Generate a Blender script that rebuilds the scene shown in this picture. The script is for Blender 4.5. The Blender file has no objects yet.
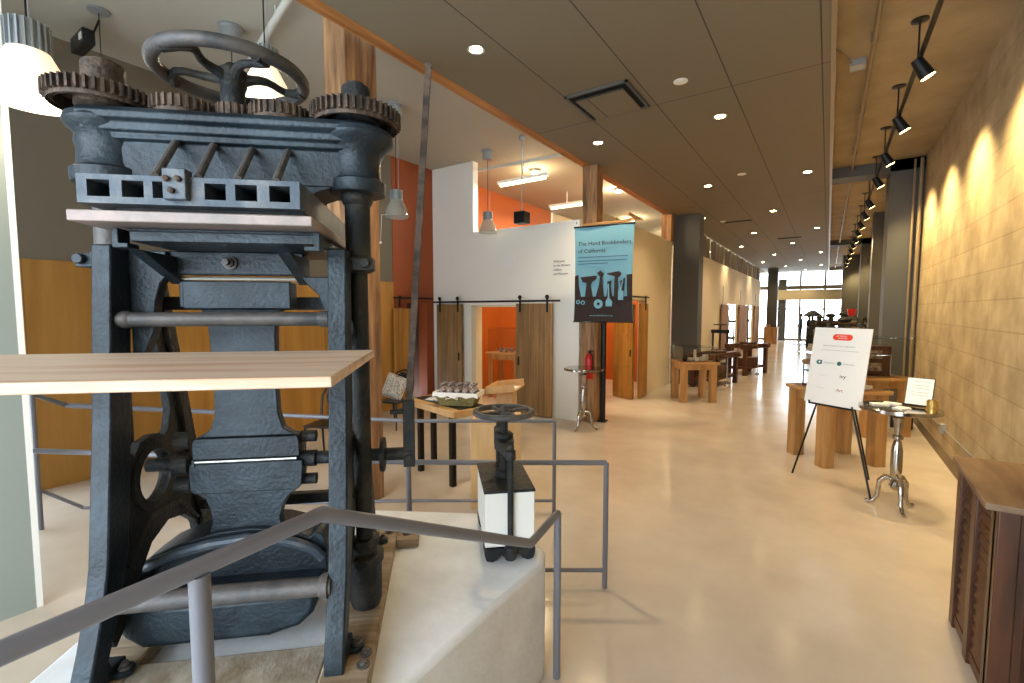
import bpy, bmesh, math, random
from mathutils import Vector, Matrix, geometry
random.seed(7)
S = bpy.context.scene
COL = S.collection
PI = math.pi
def lin(c):
    return tuple((x/12.92 if x <= .04045 else ((x+.055)/1.055)**2.4) for x in c)
# ------------------------------------------------------------------ materials
MATS = {}
def mat(name, rgb, rough=.5, metal=0, rgb2=None, scale=6, stretch=(1,1,1), bump=0, detail=6, emit=None, estr=0,
        trans=0, ior=1.45, coat=0, lo=.35, hi=.65, raw=False, bscale=None, spec=.5, alpha=1):
    m = bpy.data.materials.new(name); m.use_nodes = True
    nt = m.node_tree; b = nt.nodes['Principled BSDF']
    c = (*(rgb if raw else lin(rgb)), 1)
    b.inputs['Base Color'].default_value = c
    b.inputs['Roughness'].default_value = rough; b.inputs['Metallic'].default_value = metal
    b.inputs['Transmission Weight'].default_value = trans; b.inputs['IOR'].default_value = ior
    b.inputs['Coat Weight'].default_value = coat; b.inputs['Specular IOR Level'].default_value = spec
    b.inputs['Alpha'].default_value = alpha
    if emit:
        b.inputs['Emission Color'].default_value = (*lin(emit), 1); b.inputs['Emission Strength'].default_value = estr
    if rgb2 or bump:
        tc = nt.nodes.new('ShaderNodeTexCoord'); mp = nt.nodes.new('ShaderNodeMapping')
        mp.inputs['Scale'].default_value = stretch
        nt.links.new(tc.outputs['Object'], mp.inputs['Vector'])
        n = nt.nodes.new('ShaderNodeTexNoise'); n.inputs['Scale'].default_value = scale; n.inputs['Detail'].default_value = detail
        n.inputs['Roughness'].default_value = .6
        nt.links.new(mp.outputs[0], n.inputs['Vector'])
        if rgb2:
            r = nt.nodes.new('ShaderNodeValToRGB'); r.color_ramp.elements[0].position = lo; r.color_ramp.elements[1].position = hi
            r.color_ramp.elements[0].color = c; r.color_ramp.elements[1].color = (*lin(rgb2), 1)
            nt.links.new(n.outputs['Fac'], r.inputs[0]); nt.links.new(r.outputs[0], b.inputs['Base Color'])
        if bump:
            n2 = n
            if bscale:
                n2 = nt.nodes.new('ShaderNodeTexNoise'); n2.inputs['Scale'].default_value = bscale; n2.inputs['Detail'].default_value = 4
                nt.links.new(mp.outputs[0], n2.inputs['Vector'])
            bp = nt.nodes.new('ShaderNodeBump'); bp.inputs['Strength'].default_value = bump; bp.inputs['Distance'].default_value = .02
            nt.links.new(n2.outputs['Fac'], bp.inputs['Height']); nt.links.new(bp.outputs[0], b.inputs['Normal'])
    MATS[name] = m
    return m
def planks(name, rgb, rgb2, w, axis, up, rough=.5, joint=.006, jdark=.6, grain=14):
    """boards: width w across `axis`, grain running along `up`"""
    m = mat(name, rgb, rough, rgb2=rgb2, scale=grain, stretch=tuple(.08 if i == up else 1 for i in range(3)), bump=.08)
    nt = m.node_tree; b = nt.nodes['Principled BSDF']
    tc = nt.nodes.new('ShaderNodeTexCoord'); sp = nt.nodes.new('ShaderNodeSeparateXYZ'); nt.links.new(tc.outputs['Object'], sp.inputs[0])
    dv = nt.nodes.new('ShaderNodeMath'); dv.operation = 'DIVIDE'; dv.inputs[1].default_value = w
    nt.links.new(sp.outputs[axis], dv.inputs[0])
    fl = nt.nodes.new('ShaderNodeMath'); fl.operation = 'FLOOR'; nt.links.new(dv.outputs[0], fl.inputs[0])
    wn = nt.nodes.new('ShaderNodeTexWhiteNoise'); wn.noise_dimensions = '1D'; nt.links.new(fl.outputs[0], wn.inputs['W'])
    fr = nt.nodes.new('ShaderNodeMath'); fr.operation = 'FRACT'; nt.links.new(dv.outputs[0], fr.inputs[0])
    lt = nt.nodes.new('ShaderNodeMath'); lt.operation = 'LESS_THAN'; lt.inputs[1].default_value = joint/w; nt.links.new(fr.outputs[0], lt.inputs[0])
    mr = nt.nodes.new('ShaderNodeMapRange'); mr.inputs['To Min'].default_value = .8; mr.inputs['To Max'].default_value = 1.12
    nt.links.new(wn.outputs['Value'], mr.inputs['Value'])
    sb = nt.nodes.new('ShaderNodeMath'); sb.operation = 'MULTIPLY'; sb.inputs[1].default_value = -jdark; nt.links.new(lt.outputs[0], sb.inputs[0])
    ad = nt.nodes.new('ShaderNodeMath'); ad.operation = 'ADD'; nt.links.new(mr.outputs[0], ad.inputs[0]); nt.links.new(sb.outputs[0], ad.inputs[1])
    vm = nt.nodes.new('ShaderNodeVectorMath'); vm.operation = 'SCALE'
    src = b.inputs['Base Color'].links[0].from_socket
    nt.links.new(src, vm.inputs[0]); nt.links.new(ad.outputs[0], vm.inputs['Scale']); nt.links.new(vm.outputs[0], b.inputs['Base Color'])
    return m
iron = mat('cast_iron', (.095,.13,.16), .43, .2, rgb2=(.22,.275,.31), scale=6, bump=.2, bscale=60, lo=.40, hi=.82)
iron_l = mat('worn_blue_iron', (.25,.29,.33), .45, .2, rgb2=(.45,.45,.45), scale=9, bump=.16, bscale=60, lo=.45, hi=.8)
iron_d = mat('dark_iron', (.13,.145,.155), .6, .3, rgb2=(.27,.25,.22), scale=7, bump=.4, bscale=40, lo=.45, hi=.75)
rust = mat('rusty_iron', (.17,.15,.135), .6, .3, rgb2=(.38,.31,.26), scale=14, bump=.4, bscale=50)
platm = mat('platen_steel', (.50,.47,.46), .5, .2, rgb2=(.62,.55,.52), scale=9, bump=.1, bscale=50)
steelw = mat('worn_steel', (.25,.25,.255), .5, .25, rgb2=(.38,.355,.34), scale=9, bump=.15, bscale=50)
bright = mat('bright_steel', (.8,.8,.76), .3, .8)
silver = mat('silver_metal', (.78,.76,.73), .16, 1.0, rgb2=(.62,.6,.57), scale=5)
railm = mat('grey_rail_paint', (.44,.44,.47), .35, .1)
white = mat('white_paint', (.93,.925,.90), .6, bump=.03, bscale=None, scale=60)
white_w = mat('warm_white_wall', (.88,.83,.72), .7, bump=.03, scale=50)
orange = mat('orange_wall', (.72,.37,.12), .6, bump=.02, scale=40)
rustred = mat('rust_orange_wall', (.56,.27,.11), .6, bump=.02, scale=40)
taupe = mat('taupe_wall', (.42,.385,.33), .7, bump=.02, scale=40)
ceilg = mat('grey_ceiling', (.66,.645,.60), .8)
colm = mat('charcoal_column', (.30,.30,.285), .6)
pillar = mat('sage_grey_paint', (.56,.59,.56), .6, bump=.02, scale=40)
black = mat('black_metal', (.055,.055,.06), .4, .3)
blackp = mat('black_plastic', (.06,.06,.065), .35)
post = mat('old_timber', (.40,.28,.19), .75, rgb2=(.68,.52,.36), scale=11, stretch=(1,1,.10), bump=.7)
beamm = mat('timber_beam', (.48,.30,.14), .65, rgb2=(.70,.48,.26), scale=9, stretch=(1,.07,1), bump=.3)
pine = mat('pine_board', (.85,.75,.66), .55, rgb2=(.73,.52,.37), scale=4.5, stretch=(.16,2.4,1), bump=.05, lo=.5, hi=.72)
birch = mat('birch_ply', (.84,.69,.49), .45, rgb2=(.76,.59,.38), scale=5, stretch=(1,1,.15), bump=.03)
oakt = mat('light_oak', (.76,.60,.40), .45, rgb2=(.64,.45,.23), scale=8, stretch=(.15,1,1), bump=.05)
oakl = mat('light_oak_leg', (.74,.58,.38), .45, rgb2=(.62,.44,.23), scale=8, stretch=(1,1,.12), bump=.05)
sleeper = mat('weathered_timber', (.70,.64,.55), .8, rgb2=(.50,.40,.29), scale=8, stretch=(.12,1.5,1.5), bump=.6)
dwood = mat('dark_wood', (.22,.11,.055), .45, rgb2=(.36,.19,.09), scale=9, stretch=(1,1,.12), bump=.15)
dwood2 = mat('carved_walnut', (.20,.11,.065), .38, rgb2=(.36,.21,.12), scale=7, stretch=(1,1,.14), bump=.15)
walt = mat('worn_walnut_top', (.52,.42,.33), .5, rgb2=(.36,.25,.17), scale=7, stretch=(1,.2,1), bump=.15)
concrete = mat('pale_concrete', (.93,.94,.96), .7, rgb2=(.86,.87,.88), scale=3, bump=.12, bscale=30)
paper = mat('white_paper', (.93,.93,.92), .6)
foamb = mat('white_sign_board', (.90,.91,.92), .5)
red = mat('red_enamel', (.72,.09,.06), .3)
badge = mat('coral_ink', (.88,.27,.16), .5)
ink = mat('dark_ink', (.12,.14,.17), .6)
greyink = mat('grey_ink', (.66,.68,.69), .6)
teal = mat('teal_ink', (.05,.40,.40), .5)
brownink = mat('brown_ink', (.62,.42,.30), .5)
bannerb = mat('sky_blue_cloth', (.42,.62,.70), .75, bump=.05, scale=200)
bannerd = mat('dark_brown_print', (.16,.11,.10), .8)
glassm = mat('clear_glass', (.95,.97,.97), .03, trans=1, ior=1.45)
acry = mat('clear_acrylic', (.97,.98,.98), .02, trans=1, ior=1.12)
shadeg = mat('lit_shade_glass', (.95,.93,.88), .35, emit=(1,.90,.74), estr=.9)
shadec = mat('ribbed_clear_shade', (.86,.88,.86), .12, trans=.75, ior=1.2)
lampg = mat('grey_lamp_metal', (.62,.64,.65), .35, .5)
bulb = mat('glowing_lens', (1,.9,.7), .5, emit=(1,.88,.62), estr=60)
tube = mat('fluorescent_tube', (1,1,.9), .5, emit=(1,.93,.72), estr=9)
cushm = mat('speckled_cushion', (.86,.84,.80), .9, rgb2=(.5,.46,.40), scale=70, lo=.45, hi=.55)
wick = mat('olive_wicker', (.36,.33,.17), .8, rgb2=(.55,.50,.30), scale=60, bump=.6)
cloth = mat('white_cloth', (.92,.90,.87), .8)
cello = mat('wrapped_favour', (.70,.66,.64), .25, rgb2=(.42,.30,.27), scale=50, bump=.5)
gold = mat('gold_metal', (.90,.76,.45), .3, .8, rgb2=(.70,.55,.28), scale=40)
skin = mat('skin', (.62,.42,.32), .6)
navy = mat('navy_cloth', (.10,.17,.24), .85)
trous = mat('dark_trousers', (.10,.10,.13), .85)
hairm = mat('dark_hair', (.08,.06,.05), .8)
pipem = mat('pale_pipe', (.76,.76,.72), .4)
galv = mat('aged_conduit', (.55,.48,.36), .45, .3)
ceram = mat('cream_ceramic', (.88,.83,.74), .3)
jarm = mat('dark_jar', (.25,.12,.08), .3)
leather = mat('tan_leather', (.66,.50,.38), .6)
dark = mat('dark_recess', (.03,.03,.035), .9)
# floor
floorm = mat('polished_floor', (.80,.755,.70), .16, rgb2=(.745,.695,.635), scale=1.2, detail=8, spec=.5)
# panelled ceiling : seams
def seam_mat(name, rgb, xs, ys, w=.012, rough=.75):
    m = mat(name, rgb, rough); nt = m.node_tree; b = nt.nodes['Principled BSDF']
    tc = nt.nodes.new('ShaderNodeTexCoord'); sp = nt.nodes.new('ShaderNodeSeparateXYZ'); nt.links.new(tc.outputs['Object'], sp.inputs[0])
    def seam(axis, off, step):
        a = nt.nodes.new('ShaderNodeMath'); a.operation = 'SUBTRACT'; a.inputs[1].default_value = off; nt.links.new(sp.outputs[axis], a.inputs[0])
        d = nt.nodes.new('ShaderNodeMath'); d.operation = 'DIVIDE'; d.inputs[1].default_value = step; nt.links.new(a.outputs[0], d.inputs[0])
        f = nt.nodes.new('ShaderNodeMath'); f.operation = 'FRACT'; nt.links.new(d.outputs[0], f.inputs[0])
        l = nt.nodes.new('ShaderNodeMath'); l.operation = 'LESS_THAN'; l.inputs[1].default_value = w/step; nt.links.new(f.outputs[0], l.inputs[0])
        return l
    s1 = seam(0, *xs); s2 = seam(1, *ys)
    mx = nt.nodes.new('ShaderNodeMath'); mx.operation = 'MAXIMUM'; nt.links.new(s1.outputs[0], mx.inputs[0]); nt.links.new(s2.outputs[0], mx.inputs[1])
    mix = nt.nodes.new('ShaderNodeMix'); mix.data_type = 'RGBA'
    mix.inputs['A'].default_value = (*lin(rgb), 1); mix.inputs['B'].default_value = (*lin(tuple(x*.45 for x in rgb)), 1)
    nt.links.new(mx.outputs[0], mix.inputs['Factor']); nt.links.new(mix.outputs['Result'], b.inputs['Base Color'])
    return m
def block_mat():
    m = mat('board_marked_concrete_wall', (.72,.65,.52), .8, rgb2=(.60,.53,.41), scale=2.2, detail=10, bump=.3, bscale=9)
    nt = m.node_tree; b = nt.nodes['Principled BSDF']
    tc = nt.nodes.new('ShaderNodeTexCoord'); sp = nt.nodes.new('ShaderNodeSeparateXYZ'); nt.links.new(tc.outputs['Object'], sp.inputs[0])
    cb = nt.nodes.new('ShaderNodeCombineXYZ'); nt.links.new(sp.outputs[1], cb.inputs[0]); nt.links.new(sp.outputs[2], cb.inputs[1])
    br = nt.nodes.new('ShaderNodeTexBrick'); br.inputs['Scale'].default_value = 1; br.inputs['Brick Width'].default_value = 1.9
    br.inputs['Row Height'].default_value = .30; br.inputs['Mortar Size'].default_value = .008; br.inputs['Mortar Smooth'].default_value = .4
    br.inputs['Color1'].default_value = (1,1,1,1); br.inputs['Color2'].default_value = (.90,.89,.87,1); br.inputs['Mortar'].default_value = (.66,.63,.58,1)
    nt.links.new(cb.outputs[0], br.inputs['Vector'])
    mm = nt.nodes.new('ShaderNodeMix'); mm.data_type = 'RGBA'; mm.blend_type = 'MULTIPLY'; mm.inputs['Factor'].default_value = .8
    src = b.inputs['Base Color'].links[0].from_socket
    nt.links.new(src, mm.inputs['A']); nt.links.new(br.outputs['Color'], mm.inputs['B']); nt.links.new(mm.outputs['Result'], b.inputs['Base Color'])
    return m
hallceil = seam_mat('panelled_ceiling', (.43,.395,.325), (-.99,.84), (5.83,6.1))
blockw = block_mat()
woodwall = planks('oak_wall_panelling', (.70,.51,.24), (.62,.43,.18), 1.2, 1, 2, .4, joint=.01, jdark=.35, grain=6)
barn = planks('oak_door_boards', (.62,.48,.30), (.50,.38,.22), .115, 0, 2, .5)
barny = planks('honey_door_boards', (.74,.54,.26), (.64,.44,.19), .14, 0, 2, .4)
# ------------------------------------------------------------------ mesh builder
I4 = Matrix.Identity(4)
A_ = math.radians(43)
FP = Matrix.Rotation(A_, 4, 'Z')                 # press frame: x = along its front, y = its depth
class MB:
    def __init__(s, F=I4): s.v = []; s.f = []; s.F = F; s.sm = []
    def add(s, vs, fs, smooth=False):
        k = len(s.v); s.v += [s.F @ Vector(p) for p in vs]
        for f in fs: s.f.append([i+k for i in f]); s.sm.append(smooth)
        return s
    def box(s, x0, x1, y0, y1, z0, z1, M=None):
        vs = [(x,y,z) for z in (z0,z1) for y in (y0,y1) for x in (x0,x1)]
        if M: vs = [M @ Vector(p) for p in vs]
        return s.add(vs, [(0,2,3,1),(4,5,7,6),(0,1,5,4),(1,3,7,5),(3,2,6,7),(2,0,4,6)])
    def prism(s, outer, axis, a, b, holes=(), smooth=False):
        """extrude a 2D outline; axis 0: (y,z), 1: (x,z), 2: (x,y)"""
        def P(q, t): return {0: (t,q[0],q[1]), 1: (q[0],t,q[1]), 2: (q[0],q[1],t)}[axis]
        loops = [list(outer)] + [list(h) for h in holes]
        flat = [q for l in loops for q in l]; n = len(flat)
        vs = [P(q,a) for q in flat] + [P(q,b) for q in flat]; fs = []
        if holes:
            tr = geometry.tessellate_polygon([[Vector((q[0],q[1],0)) for q in l] for l in loops])
            fs += [tuple(t) for t in tr] + [tuple(i+n for i in reversed(t)) for t in tr]
        else: fs += [tuple(range(n)), tuple(range(2*n-1, n-1, -1))]
        k = 0
        for l in loops:
            m = len(l)
            for i in range(m): j = (i+1) % m; fs.append((k+i, k+j, n+k+j, n+k+i))
            k += m
        return s.add(vs, fs, smooth)
    def lathe(s, c, prof, n=24, axis='Z', cap=True):
        vs = []; fs = []
        for r, z in prof:
            for i in range(n):
                a = 2*PI*i/n
                p = (r*math.cos(a), r*math.sin(a), z)
                if axis == 'X': p = (p[2], p[0], p[1])
                if axis == 'Y': p = (p[0], p[2], p[1])
                vs.append((c[0]+p[0], c[1]+p[1], c[2]+p[2]))
        for k in range(len(prof)-1):
            for i in range(n): j = (i+1) % n; fs.append((k*n+i, k*n+j, (k+1)*n+j, (k+1)*n+i))
        if cap: fs += [tuple(range(n-1,-1,-1)), tuple((len(prof)-1)*n+i for i in range(n))]
        return s.add(vs, fs, True)
    def cyl(s, p, q, r, r2=None, n=16, cap=True): return s.tube([p, q], [r, r if r2 is None else r2], n, cap)
    def tube(s, pts, r, n=10, cap=True, closed=False):
        pts = [Vector(p) for p in pts]; m = len(pts)
        rs = r if isinstance(r, (list, tuple)) else [r]*m
        vs = []; fs = []; prev = None
        for i, p in enumerate(pts):
            if closed: t = pts[(i+1) % m]-pts[i-1]
            else: t = pts[min(i+1, m-1)]-pts[max(i-1, 0)]
            t.normalize()
            if prev is None:
                a = Vector((0,0,1)) if abs(t.z) < .9 else Vector((1,0,0)); x = t.cross(a).normalized()
            else: x = (prev - t*prev.dot(t)).normalized()
            prev = x; y = t.cross(x)
            k = 1
            if 0 < i < m-1:
                d = (pts[i]-pts[i-1]).normalized().dot((pts[i+1]-pts[i]).normalized()); k = 1/max(.6, math.sqrt((1+d)/2))
            for j in range(n):
                a = 2*PI*j/n; vs.append(p+(x*math.cos(a)+y*math.sin(a))*rs[i]*(k if m > 2 and m < 6 else 1))
        for i in range(m if closed else m-1):
            for j in range(n):
                k = (j+1) % n; a = i*n; b = ((i+1) % m)*n; fs.append((a+j, a+k, b+k, b+j))
        if cap and not closed: fs += [tuple(range(n-1,-1,-1)), tuple((m-1)*n+i for i in range(n))]
        return s.add(vs, fs, True)
    def ball(s, c, r, n=14, sc=(1,1,1), M=None):
        vs = []; fs = []; h = n//2
        for i in range(h+1):
            t = PI*i/h
            for j in range(n):
                a = 2*PI*j/n; vs.append(Vector((r*sc[0]*math.sin(t)*math.cos(a), r*sc[1]*math.sin(t)*math.sin(a), r*sc[2]*math.cos(t))))
        if M: vs = [M @ p for p in vs]
        vs = [p+Vector(c) for p in vs]
        for i in range(h):
            for j in range(n): k = (j+1) % n; fs.append((i*n+j, (i+1)*n+j, (i+1)*n+k, i*n+k))
        return s.add(vs, fs, True)
    def ring(s, c, R, r, n=40, m=10): return s.tube([(c[0]+R*math.cos(2*PI*i/n), c[1]+R*math.sin(2*PI*i/n), c[2]) for i in range(n)], r, m, closed=True)
    def build(s, name, material, parent=None, bevel=0, origin=None, sub=0):
        me = bpy.data.meshes.new(name)
        if parent is not None: inv = world(parent).inverted()
        else:
            if origin is None:
                xs = [p.x for p in s.v]; ys = [p.y for p in s.v]; zs = [p.z for p in s.v]
                origin = ((min(xs)+max(xs))/2, (min(ys)+max(ys))/2, min(zs))
            inv = Matrix.Translation(Vector(origin)).inverted()
        me.from_pydata([inv @ p for p in s.v], [], s.f)
        bm = bmesh.new(); bm.from_mesh(me); bmesh.ops.remove_doubles(bm, verts=bm.verts, dist=1e-6)
        bmesh.ops.recalc_face_normals(bm, faces=bm.faces); bm.to_mesh(me); bm.free()
        me.polygons.foreach_set('use_smooth', [True]*len(me.polygons)); me.update()
        try: me.set_sharp_from_angle(angle=math.radians(35))
        except Exception: pass
        for mm in (material if isinstance(material, (list, tuple)) else [material]): me.materials.append(mm)
        o = bpy.data.objects.new(name, me); COL.objects.link(o)
        if parent is not None: o.parent = parent
        else: o.location = origin
        if bevel:
            b = o.modifiers.new('bevel', 'BEVEL'); b.width = bevel; b.segments = 2; b.limit_method = 'ANGLE'; b.angle_limit = math.radians(40)
        if sub:
            b = o.modifiers.new('sub', 'SUBSURF'); b.levels = sub; b.render_levels = sub
        return o
def world(o):
    M = Matrix.Translation(o.location) @ o.rotation_euler.to_matrix().to_4x4()
    return world(o.parent) @ M if o.parent else M
def tag(o, label, cat, group=None, kind=None):
    o['label'] = label; o['category'] = cat
    if group: o['group'] = group
    if kind: o['kind'] = kind
    return o
def thing(name, label, cat, loc=(0,0,0), rz=0, group=None):
    o = bpy.data.objects.new(name, None); COL.objects.link(o); o.empty_display_size = .1
    o.location = loc; o.rotation_euler = (0,0,rz)
    return tag(o, label, cat, group)
def LF(o): return world(o)                         # build in a thing's own frame: MB(LF(t))
def struct(name, mb, m, parent=None, bevel=0):
    o = mb.build(name, m, parent, bevel, origin=(0,0,0) if parent is None else None)
    if parent is None: o['kind'] = 'structure'
    return o
def dup(root, loc, rz=None, label=None, group=None):
    r = root.copy(); COL.objects.link(r); r.location = loc
    if rz is not None: r.rotation_euler = (0,0,rz)
    if label: r['label'] = label
    if group: r['group'] = group
    def rec(a, b):
        for ch in [c for c in bpy.data.objects if c.parent == a]:
            c = ch.copy(); COL.objects.link(c); c.parent = b; rec(ch, c)
    rec(root, r)
    return r
def light(kind, name, loc, energy, color, parent=None, rot=None, **kw):
    l = bpy.data.lights.new(name, kind); l.energy = energy; l.color = color
    for k, v in kw.items(): setattr(l, k, v)
    o = bpy.data.objects.new(name, l); COL.objects.link(o)
    M = Matrix.Translation(loc)
    if rot is not None: M = M @ rot
    if parent: o.parent = parent; M = world(parent).inverted() @ M
    o.matrix_basis = M
    return o
def aim(frm, to):
    d = (Vector(to)-Vector(frm)).normalized(); return d.to_track_quat('-Z', 'Y').to_matrix().to_4x4()
def text(body, size, M, m, parent, name='lettering', depth=.0008, align='LEFT', spacing=1):
    c = bpy.data.curves.new(name, 'FONT'); c.body = body; c.size = size; c.extrude = depth; c.align_x = align; c.space_character = spacing; c.resolution_u = 2
    t = bpy.data.objects.new(name, c); COL.objects.link(t)
    dg = bpy.context.evaluated_depsgraph_get(); me = bpy.data.meshes.new_from_object(t.evaluated_get(dg))
    bpy.data.objects.remove(t)
    me.transform(world(parent).inverted() @ M if parent else M); me.materials.clear(); me.materials.append(m)
    o = bpy.data.objects.new(name, me); COL.objects.link(o)
    if parent: o.parent = parent
    return o
ORD = ['nearest','second','third','fourth','fifth','sixth','seventh','eighth','ninth','tenth','eleventh','twelfth','thirteenth','fourteenth']
# ------------------------------------------------------------------ camera
F_ = 465.; PITCH = math.atan(31.5/F_); PSI = math.atan(316*math.cos(PITCH)/F_)
cam = bpy.data.cameras.new('camera'); co = bpy.data.objects.new('camera', cam); COL.objects.link(co)
cam.sensor_width = 36; cam.lens = F_*36/1024; cam.clip_start = .05; cam.clip_end = 200
co.location = (0,0,2.0); co.rotation_euler = (PI/2-PITCH, 0, PSI)
S.camera = co
# ------------------------------------------------------------------ shell
struct('floor', MB().box(-7.5,1.7,-3.2,38,-.2,0), floorm)
struct('ceiling_gallery', MB().box(-7.4,-3.5,-3.2,38,5.0,5.15), ceilg)
struct('ceiling', MB().box(-3.5,-.05,-3.2,36,4.5,4.6), hallceil)
struct('ceiling_aisle', MB().box(-.05,1.5,-3.2,36.2,4.75,4.9), mat('aisle_ceiling', (.64,.57,.45), .8, rgb2=(.56,.49,.37), scale=1.5))
struct('trim_1', MB().box(-.07,-.03,-3.2,36,4.49,4.76), galv)
struct('wall_right', MB().box(1.35,1.6,-3.2,36.3,0,4.8), blockw)
struct('baseboard_right', MB().box(1.335,1.352,-3.2,36,0,.16), mat('wall_foot_paint', (.47,.41,.32), .7))
struct('wall_left', MB().box(-7.4,-7.17,-3.2,6.36,2.55,5.02), taupe)
struct('wall_left_panel', MB().box(-7.4,-7.15,1.0,6.36,0,2.55), woodwall)
# glazed left bay towards the street and the shop front behind the camera
def glazing(name, axis, c, a, b, z0, z1, step, transom):
    mb = MB(); t = .035
    n = max(1, round((b-a)/step))
    for i in range(n+1):
        p = a+(b-a)*i/n
        if axis == 1: mb.box(p-t, p+t, c-.05, c+.05, z0, z1)
        else: mb.box(c-.05, c+.05, p-t, p+t, z0, z1)
    for z in [z0+t] + transom + [z1-t]:
        if axis == 1: mb.box(a, b, c-.05, c+.05, z-t, z+t)
        else: mb.box(c-.05, c+.05, a, b, z-t, z+t)
    w = struct(name, mb, mat(name+'_frame', (.30,.30,.30), .5))
    return w
struct('wall_front_daylight_block', MB().box(-7.4,-4.6,-3.2,-3.05,0,4.5), taupe)  # unseen solid bay added to keep daylight off the partition
glazing('window_1', 1, -3.1, -4.6, 1.4, .1, 4.45, 1.44, [2.6])
glazing('window_2', 0, -7.28, -3.1, 1.0, .1, 2.5, 1.4, [])
struct('wall_back', MB().box(-7.4,1.6,-3.2,-3.05,4.45,5.0), taupe)
# rust orange wall with a doorway on the left, beyond the panelling
struct('wall_orange', MB().prism([(6.36,0),(6.36,5.0),(7.5,5.0),(7.5,0),(7.28,0),(7.28,2.15),(6.72,2.15),(6.72,0)], 0, -7.4, -7.16), rustred)
struct('wall_store', MB().box(-8.6,-8.5,6.3,7.6,0,2.4).box(-8.5,-7.4,7.5,7.6,0,2.4).box(-8.5,-7.4,6.2,6.3,0,2.4).box(-8.6,-7.4,6.2,7.6,2.4,2.5), mat('store_wall', (.30,.16,.09), .7))
# white gallery wall facing the ramp : full height at its left end, then open above
struct('wall_gallery', MB().prism([(-7.16,0),(-7.16,5.0),(-6.04,5.0),(-6.04,3.58),(-3.65,3.58),(-3.65,0),(-4.93,0),(-4.93,2.1),(-6.1,2.1),(-6.1,0)], 1, 7.5, 7.66), white)
struct('trim_2', MB().box(-6.1,-5.98,7.5,7.7,0,2.08).box(-6.1,-4.93,7.5,7.7,2.06,2.1), mat('cream_jamb', (.86,.80,.68), .6))
# wall along the hall with the second doorway
struct('wall_hall', MB().prism([(7.83,0),(7.83,3.8),(12.75,3.8),(12.75,0),(10.62,0),(10.62,2.2),(8.3,2.2),(8.3,0)], 0, -3.66, -3.5), white_w)
struct('wall_room_orange', MB().box(-7.3,-3.66,12.6,12.75,0,3.6).box(-7.3,-7.16,7.66,12.7,0,5.0), orange)
struct('wall_room_inner', MB().box(-7.2,-4.6,9.9,10.02,0,3.3), orange)
ops = [(21.2,24.0),(26.5,29.4)]
base = [(13.2,3.78),(13.2,0)]
for a, b in ops: base += [(a,0),(a,2.25),(b,2.25),(b,0)]
base += [(32.5,0),(32.5,3.78)]
struct('wall_hall_far', MB().prism(base, 0, -3.60, -3.5), white_w)
# clerestory along the top of the far wall
mb = MB()
y = 13.2; k = 0
while y < 32:
    mb.box(-3.64,-3.52,y,y+(.42 if k % 2 == 0 else .10),3.78,4.5); y += .95 if k % 2 == 0 else .75; k += 1
struct('window_3', mb, mat('clerestory_post', (.36,.30,.22), .6))
struct('wall_room_back', MB().box(-7.3,-7.16,12.8,36,0,5.0), white_w)
# columns
struct('column_hall', MB().box(-3.5,-2.84,12.9,13.4,0,4.5), colm)
struct('column_hall', MB().box(-3.08,-2.55,32.0,32.6,0,4.5), colm)
struct('column_hall', MB().box(-2.75,-2.3,35.3,35.8,0,4.0), colm)
struct('column_aisle', MB().box(.86,1.36,11.2,11.9,0,4.75), colm)
struct('column_aisle', MB().box(.98,1.36,16.8,17.4,0,4.75), colm)
struct('column_aisle', MB().box(.98,1.36,22.6,23.2,0,4.75), colm)
struct('column_aisle', MB().box(.55,1.36,29.0,30.0,0,4.75), colm)
struct('trim_beam_aisle', MB().box(-.03,1.35,11.2,11.7,4.55,4.75), colm)
struct('trim_beam_aisle', MB().box(-.03,1.35,22.6,23.0,4.55,4.75), colm)
struct('wall_partition', MB().box(-4.45,-4.33,-1.4,.69,0,4.98), pillar)
struct('trim_3', MB().box(-4.45,-4.33,.69,.722,0,4.98), white)
# far shop front
mb = MB()
mb.box(-7.4,1.6,36,36.1,3.35,3.6).box(-7.4,1.6,36,36.1,2.02,2.12).box(-7.4,1.6,36,36.1,0,.12).box(-7.4,1.6,36,36.1,4.5,5)
for x in (-7.2,-4.6,-2.9,-1.55,-.2,1.1,1.4): mb.box(x-.06,x+.06,35.98,36.12,0,4.6)
struct('window_4', mb, mat('far_window_frame', (.52,.46,.38), .6))
struct('trim_awning', MB().box(-3.3,1.3,35.2,36,2.65,3.3), mat('far_soffit', (.72,.66,.54), .7))
# concrete plinth under the presses
PL = [(-1.2,-1.6),(-1.2,2.06),(-1.26,2.19),(-1.36,2.24),(-1.88,2.36),(-2.47,2.02),(-3.0,1.42),(-3.0,1.12),(-2.25,.22),(-2.25,-1.6)]
pt = MB().prism(PL, 2, 0, .66).build('concrete_plinth', concrete, bevel=.025)
tag(pt, 'pale raised concrete plinth that carries both iron presses', 'plinth')
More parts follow.
